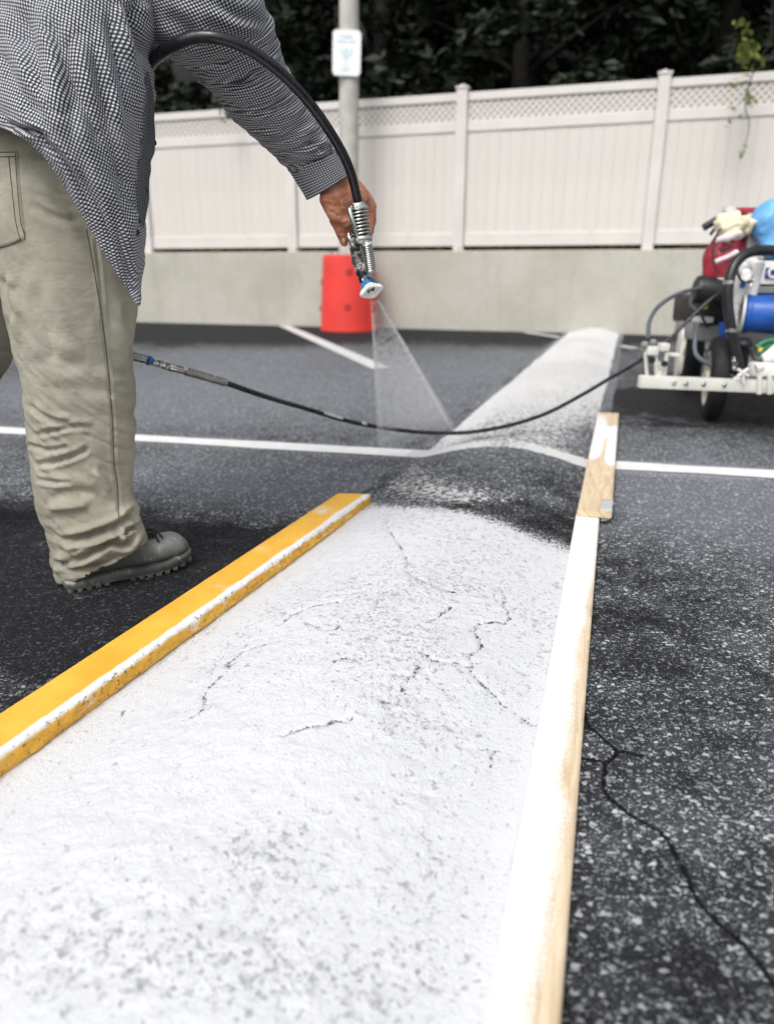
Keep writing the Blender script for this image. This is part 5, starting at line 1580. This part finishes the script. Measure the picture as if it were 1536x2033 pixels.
# spray head carrier on the bar's left end
m = MB()
for xa, ya, xb, yb_, w_px in ((1284, 752, 1280, 700, 7), (1303, 752, 1300, 695, 8), (1317, 752, 1323, 700, 8)):
    m.tube([Q(xa, ya, Yf), Q(xb, yb_, Yf)], w_px / 2 * mpp(720, Yf), 8)
k = pbox(1284, 688, 1308, 706, Yf - .02, .05); m.add(k.v[0], k.f); k = pbox(1310, 682, 1330, 698, Yf - .015, .05); m.add(k.v[0], k.f)
m.tube([Q(1305, 720, Yf), Q(1312, 735, Yf), Q(1306, 750, Yf)], .012, 8, 8).tube([Q(1320, 703, Yf), Q(1346, 706, Yf)], .010, 8)
part('gun_bracket', m, Mw)
part('bracket_knob', MB().ball(Q(1279, 685, Yf), .018).ball(Q(1296, 680, Yf), .016).tube([Q(1272, 696, Yf), Q(1280, 684, Yf), Q(1292, 690, Yf)], .006, 8, 8), Mgr)
part('bracket_nut', MB().lathe(Q(1292, 714, Yf - .03), [0, -1, 0], [(0, .016), (.012, .016), (.012, .008)], 12).lathe(Q(1317, 722, Yf - .03), [0, -1, 0], [(0, .014), (.012, .014), (.012, .007)], 12), Mbk)
part('guide_disc', MB().lathe(Q(1350, 703, Yf + .35), [-.95, .30, 0], [(0, .135), (.012, .14), (.016, .13), (.018, .03)], 32), Mw)
# body of the cart
part('fender', pbox(1386, 646, 1428, 678, 3.95, .35, .02), Mgr)
part('fender_label', pbox(1386, 630, 1416, 641, 3.92, .10, .006), Mwh)
part('engine_block', pbox(1395, 590, 1450, 650, 4.02, .45, .03), Mbk)
part('air_cleaner', MB().lathe(Q(1402, 577, 3.86), [-.95, .1, .15], [(-.08, .05), (-.07, .066), (.04, .070), (.06, .06), (.065, .02)], 28), Mbk)
Vr, Nr, Fr = remeshed(MB().capsule(Q(1434, 545, 3.95), Q(1428, 512, 3.95), .100, .085).capsule(Q(1428, 512, 3.95), Q(1450, 470, 3.97), .085, .070).capsule(Q(1450, 500, 3.97), Q(1465, 450, 4.0), .07, .055).capsule(Q(1415, 560, 3.95), Q(1455, 555, 3.98), .06, .07), .008, 4)
new_obj('engine_cover', Vr, Fr, Mred, mc)
part('cover_highlight', MB().tube([Q(1418, 520, 3.835), Q(1438, 512, 3.83), Q(1462, 500, 3.86)], .012, 8, 10).tube([Q(1418, 478, 3.86), Q(1445, 470, 3.855), Q(1470, 462, 3.87)], [.012, .02, .012], 8, 10), plain('pale painted highlight', (.78, .70, .72), .4))  # pinkish highlights of the cover, laid on it as pale coloured strips
part('cover_vent', MB().tube([Q(1428, 500, 3.83), Q(1442, 494, 3.82), Q(1452, 488, 3.83)], .008, 8, 6), Mbk)
part('handle_grip', MB().tube([Q(1396, 452, 3.95), Q(1426, 434, 3.95)], .018, 10), Mbk)
part('handle_lever', MB().tube([Q(1409, 466, 3.95), Q(1424, 446, 3.95), Q(1440, 428, 3.97)], .008, 8, 8), Mbk)
part('handle_bar', MB().tube([Q(1426, 434, 3.95), Q(1440, 424, 3.98), Q(1470, 420, 4.05), Q(1700, 424, 4.1)], .016, 8, 20), Mbk)
rag = MB()
for c, r in (((1440, 446, 3.90), .055), ((1462, 442, 3.90), .05), ((1452, 462, 3.90), .045), ((1476, 452, 3.92), .05)): rag.ball(Q(*c), r)
Vr, Nr, Fr = remeshed(rag, .008, 2); Vr += Nr * (.034 * fbm(Vr * 24, 3, 141))[:, None]
rg = new_obj('rag', Vr, Fr, Mcr); tag(rg, 'cream coloured rag tucked on top of the striping machine', 'rag')
part('cup', MB().lathe(Q(1447, 424, 3.98), [0, 0, 1], [(-.03, .03), (.03, .036), (.03, .03)], 16), Mwh)
part('pump_column', pbox(1477, 424, 1505, 505, 3.95, .08, .01), Mw)
part('pump_column_band', pbox(1476, 452, 1506, 460, 3.945, .09, .004), Mgr)
part('column_cap', pbox(1466, 412, 1502, 424, 3.95, .09, .006), Mred)
# light blue jacket bundled on the handle
jk = MB()
for c, r in (((1530, 440, 3.92), .11), ((1560, 470, 3.92), .13), ((1540, 478, 3.90), .09), ((1600, 440, 3.95), .13), ((1520, 462, 3.90), .06), ((1519, 488, 3.92), .04)): jk.ball(Q(*c), r)
Vr, Nr, Fr = remeshed(jk, .012, 3); Vr += Nr * (.035 * fbm(Vr * 11, 3, 151))[:, None]
tag(new_obj('bundled_jacket', Vr, Fr, Mlb), 'light blue cloth bundle hung on top of the striping machine', 'jacket')
# the thick black hose loop and the frame
part('feed_hose', MB().tube([Q(1560, 502, 3.62), Q(1520, 497, 3.62), Q(1482, 503, 3.60), Q(1458, 525, 3.58), Q(1446, 560, 3.56), Q(1444, 600, 3.55), Q(1450, 650, 3.54), Q(1460, 700, 3.54), Q(1466, 742, 3.55)], .024, 14, 60), MAT['black_rubber'])
part('return_hose', MB().tube([Q(1286, 672, Yf), Q(1288, 640, Yf + .05), Q(1305, 610, Yf + .15), Q(1340, 586, 3.7), Q(1385, 572, 3.8), Q(1430, 565, 3.85)], .010, 8, 40), Mghose)
part('control_cable', MB().tube([Q(1372, 588, 3.75), Q(1370, 605, 3.75), Q(1384, 618, 3.75)], .008, 8, 12).tube([Q(1384, 640, 3.7), Q(1378, 690, 3.65), Q(1388, 712, 3.62), Q(1420, 730, 3.6), Q(1440, 745, 3.6)], .011, 8, 24), Mghose)
part('pump_cylinder', MB().lathe(Q(1465, 580, 3.70), [.12, 0, 1], [(-.05, .028), (.12, .032), (.135, .02)], 18).lathe(Q(1457, 612, 3.70), [.05, 0, 1], [(-.03, .024), (.085, .027)], 18), Mwh)
part('pump_cylinder', MB().lathe(Q(1488, 585, 3.72), [.08, 0, 1], [(-.02, .03), (.15, .034), (.16, .02)], 18), Mwh)
part('pump_fitting', MB().ball(Q(1486, 517, 3.75), (.04, .03, .028)), Mwh)
part('pump_fitting', MB().ball(Q(1478, 566, 3.66), .016), Mwh)
part('blue_tap', MB().ball(Q(1473, 566, 3.63), .014), MAT['blue2'])
part('motor_housing', pbox(1492, 515, 1600, 585, 3.85, .25, .02), Mbk)
lab = pbox(1504, 519, 1610, 563, 3.84, .02, .004); part('maker_plate', lab, Mwh)
part('badge', pbox(1519, 532, 1610, 553, 3.832, .012, .002), Mnavy)
part('badge_letter', MB().tube([Q(1538, 535, 3.83), Q(1530, 534, 3.83), Q(1525, 542, 3.83), Q(1529, 550, 3.83), Q(1539, 549, 3.83)], .0062, 8, 18), Mwh)
part('shelf', pbox(1495, 570, 1620, 582, 3.70, .35, .006), Mgr)
# blue bucket lying in the cradle
kb = mpp(620, 3.62)
part('bucket', MB().lathe(Q(1474, 622, 3.72), [.94, -.34, -.02], [(0, 36 * kb), (.01, 39 * kb), (.025, 39 * kb), (.03, 37 * kb), (.20, 40 * kb), (.42, 43 * kb), (.43, 40 * kb)], 36), Mblue)
part('bucket_rim', MB().lathe(Q(1469, 622, 3.715), [.94, -.34, -.02], [(0, 38 * kb), (0, 41 * kb), (.012, 41 * kb), (.013, 39 * kb)], 36, False), Mw)
part('blue_strut', MB().tube([Q(1434, 640, 3.75), Q(1432, 670, 3.75)], .018, 8), Mblue)
part('castor_fork', pbox(1462, 672, 1487, 745, 3.62, .08, .012), Mbk)
part('castor_cap', MB().ball(Q(1475, 683, 3.62), (.042, .04, .026)), Mbk)
part('star_knob', MB().tube([Q(1464, 733, Yf - .04), Q(1484, 746, Yf - .04)], .007, 8).tube([Q(1484, 732, Yf - .04), Q(1463, 747, Yf - .04)], .007, 8).tube([Q(1474, 745, Yf - .04), Q(1475, 760, Yf - .04)], .006, 8), Mwh)
part('cord', MB().tube([Q(1500, 690, 3.6), Q(1520, 678, 3.6), Q(1545, 676, 3.6)], .012, 8, 10).tube([Q(1504, 705, 3.6), Q(1522, 690, 3.6), Q(1560, 684, 3.6)], .010, 8, 10), Mgreen)
part('tag', pbox(1505, 690, 1513, 698, 3.56, .01, .002), Myel)
part('hopper', MB().tube([Q(1512, 712, 3.5), Q(1560, 694, 3.5)], [.018, .06], 12), Mwh)
part('clamp_block', pbox(1498, 722, 1600, 748, 3.44, .08, .012), Mwh)
part('clamp_bolts', MB().tube([Q(1507, 745, Yf - .03), Q(1506, 782, Yf - .03)], .012, 8).tube([Q(1527, 745, Yf - .03), Q(1526, 782, Yf - .03)], .012, 8).tube([Q(1500, 732, Yf - .02), Q(1512, 728, Yf - .02)], .02, 8), Mw)

# small working parts that give the cart its clutter
Mst = MAT['metal']
for k in range(7):
    part('cooling_fin', pbox(1398 + k * 6, 596, 1400 + k * 6, 640, 3.985, .05, .002), Mgr)
part('recoil_cover', MB().lathe(Q(1422, 618, 3.98), [-.3, -.95, 0], [(-.02, .075), (.01, .078), (.02, .06), (.022, .02)], 24), Mbk)
part('fuel_cap', MB().lathe(Q(1462, 470, 3.93), [.1, -.2, 1], [(-.02, .035), (.02, .037), (.025, .02)], 18), Mbk)
part('pressure_gauge', MB().lathe(Q(1480, 548, 3.62), [-.3, -.95, .1], [(0, .026), (.016, .028), (.018, .022)], 20), Mst)
part('gauge_face', MB().lathe(Q(1480, 548, 3.60), [-.3, -.95, .1], [(0, .021), (.001, .021)], 20), Mwh)
for x in (1336, 1360, 1395, 1436):
    part('bar_bolt', MB().lathe(Q(x, 757 + (x - 1268) * .042, Yf - .02), [.3, -.95, 0], [(0, .011), (.008, .011), (.009, .006)], 8), Mst, sharp=False)
for pts, r, mt in (
    ([(1410, 590, 3.8), (1396, 604, 3.75), (1392, 626, 3.75), (1404, 650, 3.78)], .006, Mbk),
    ([(1470, 505, 3.7), (1462, 530, 3.62), (1470, 556, 3.6), (1492, 560, 3.65)], .006, Mbk),
    ([(1500, 505, 3.8), (1492, 522, 3.72), (1497, 545, 3.7), (1488, 570, 3.68)], .005, Mst),
    ([(1426, 650, 3.8), (1446, 668, 3.7), (1452, 700, 3.62), (1444, 728, 3.6)], .005, MAT['blue2']),
    ([(1436, 444, 3.88), (1420, 470, 3.85), (1414, 500, 3.82), (1420, 540, 3.8)], .005, Mbk),
    ([(1486, 690, 3.58), (1496, 712, 3.52), (1520, 716, 3.5), (1550, 704, 3.5)], .007, Mbk)):
    part('cable', MB().tube([Q(*p) for p in pts], r, 7, 24), mt)
part('tension_spring', MB().coil(Q(1457, 690, 3.55), Q(1456, 735, 3.52), .012, .012, .003, 9, 5, 14), Mst)
part('warning_sticker', pbox(1398, 606, 1412, 614, 3.975, .01, .001), Myel)
part('white_sticker', pbox(1424, 552, 1440, 560, 3.83, .02, .001), Mwh)
part('hose_clamp', MB().lathe(Q(1446, 560, 3.56), [0, 0, 1], [(-.008, .026), (.008, .026)], 18).lathe(Q(1451, 655, 3.54), [0, 0, 1], [(-.008, .026), (.008, .026)], 18), Mst)['kind'] = 'stuff'
part('drip_tray', pbox(1500, 752, 1600, 760, 3.46, .2, .004), Mw)
part('rear_plate', pbox(1440, 655, 1620, 700, 4.3, .03, .006), Mgr)
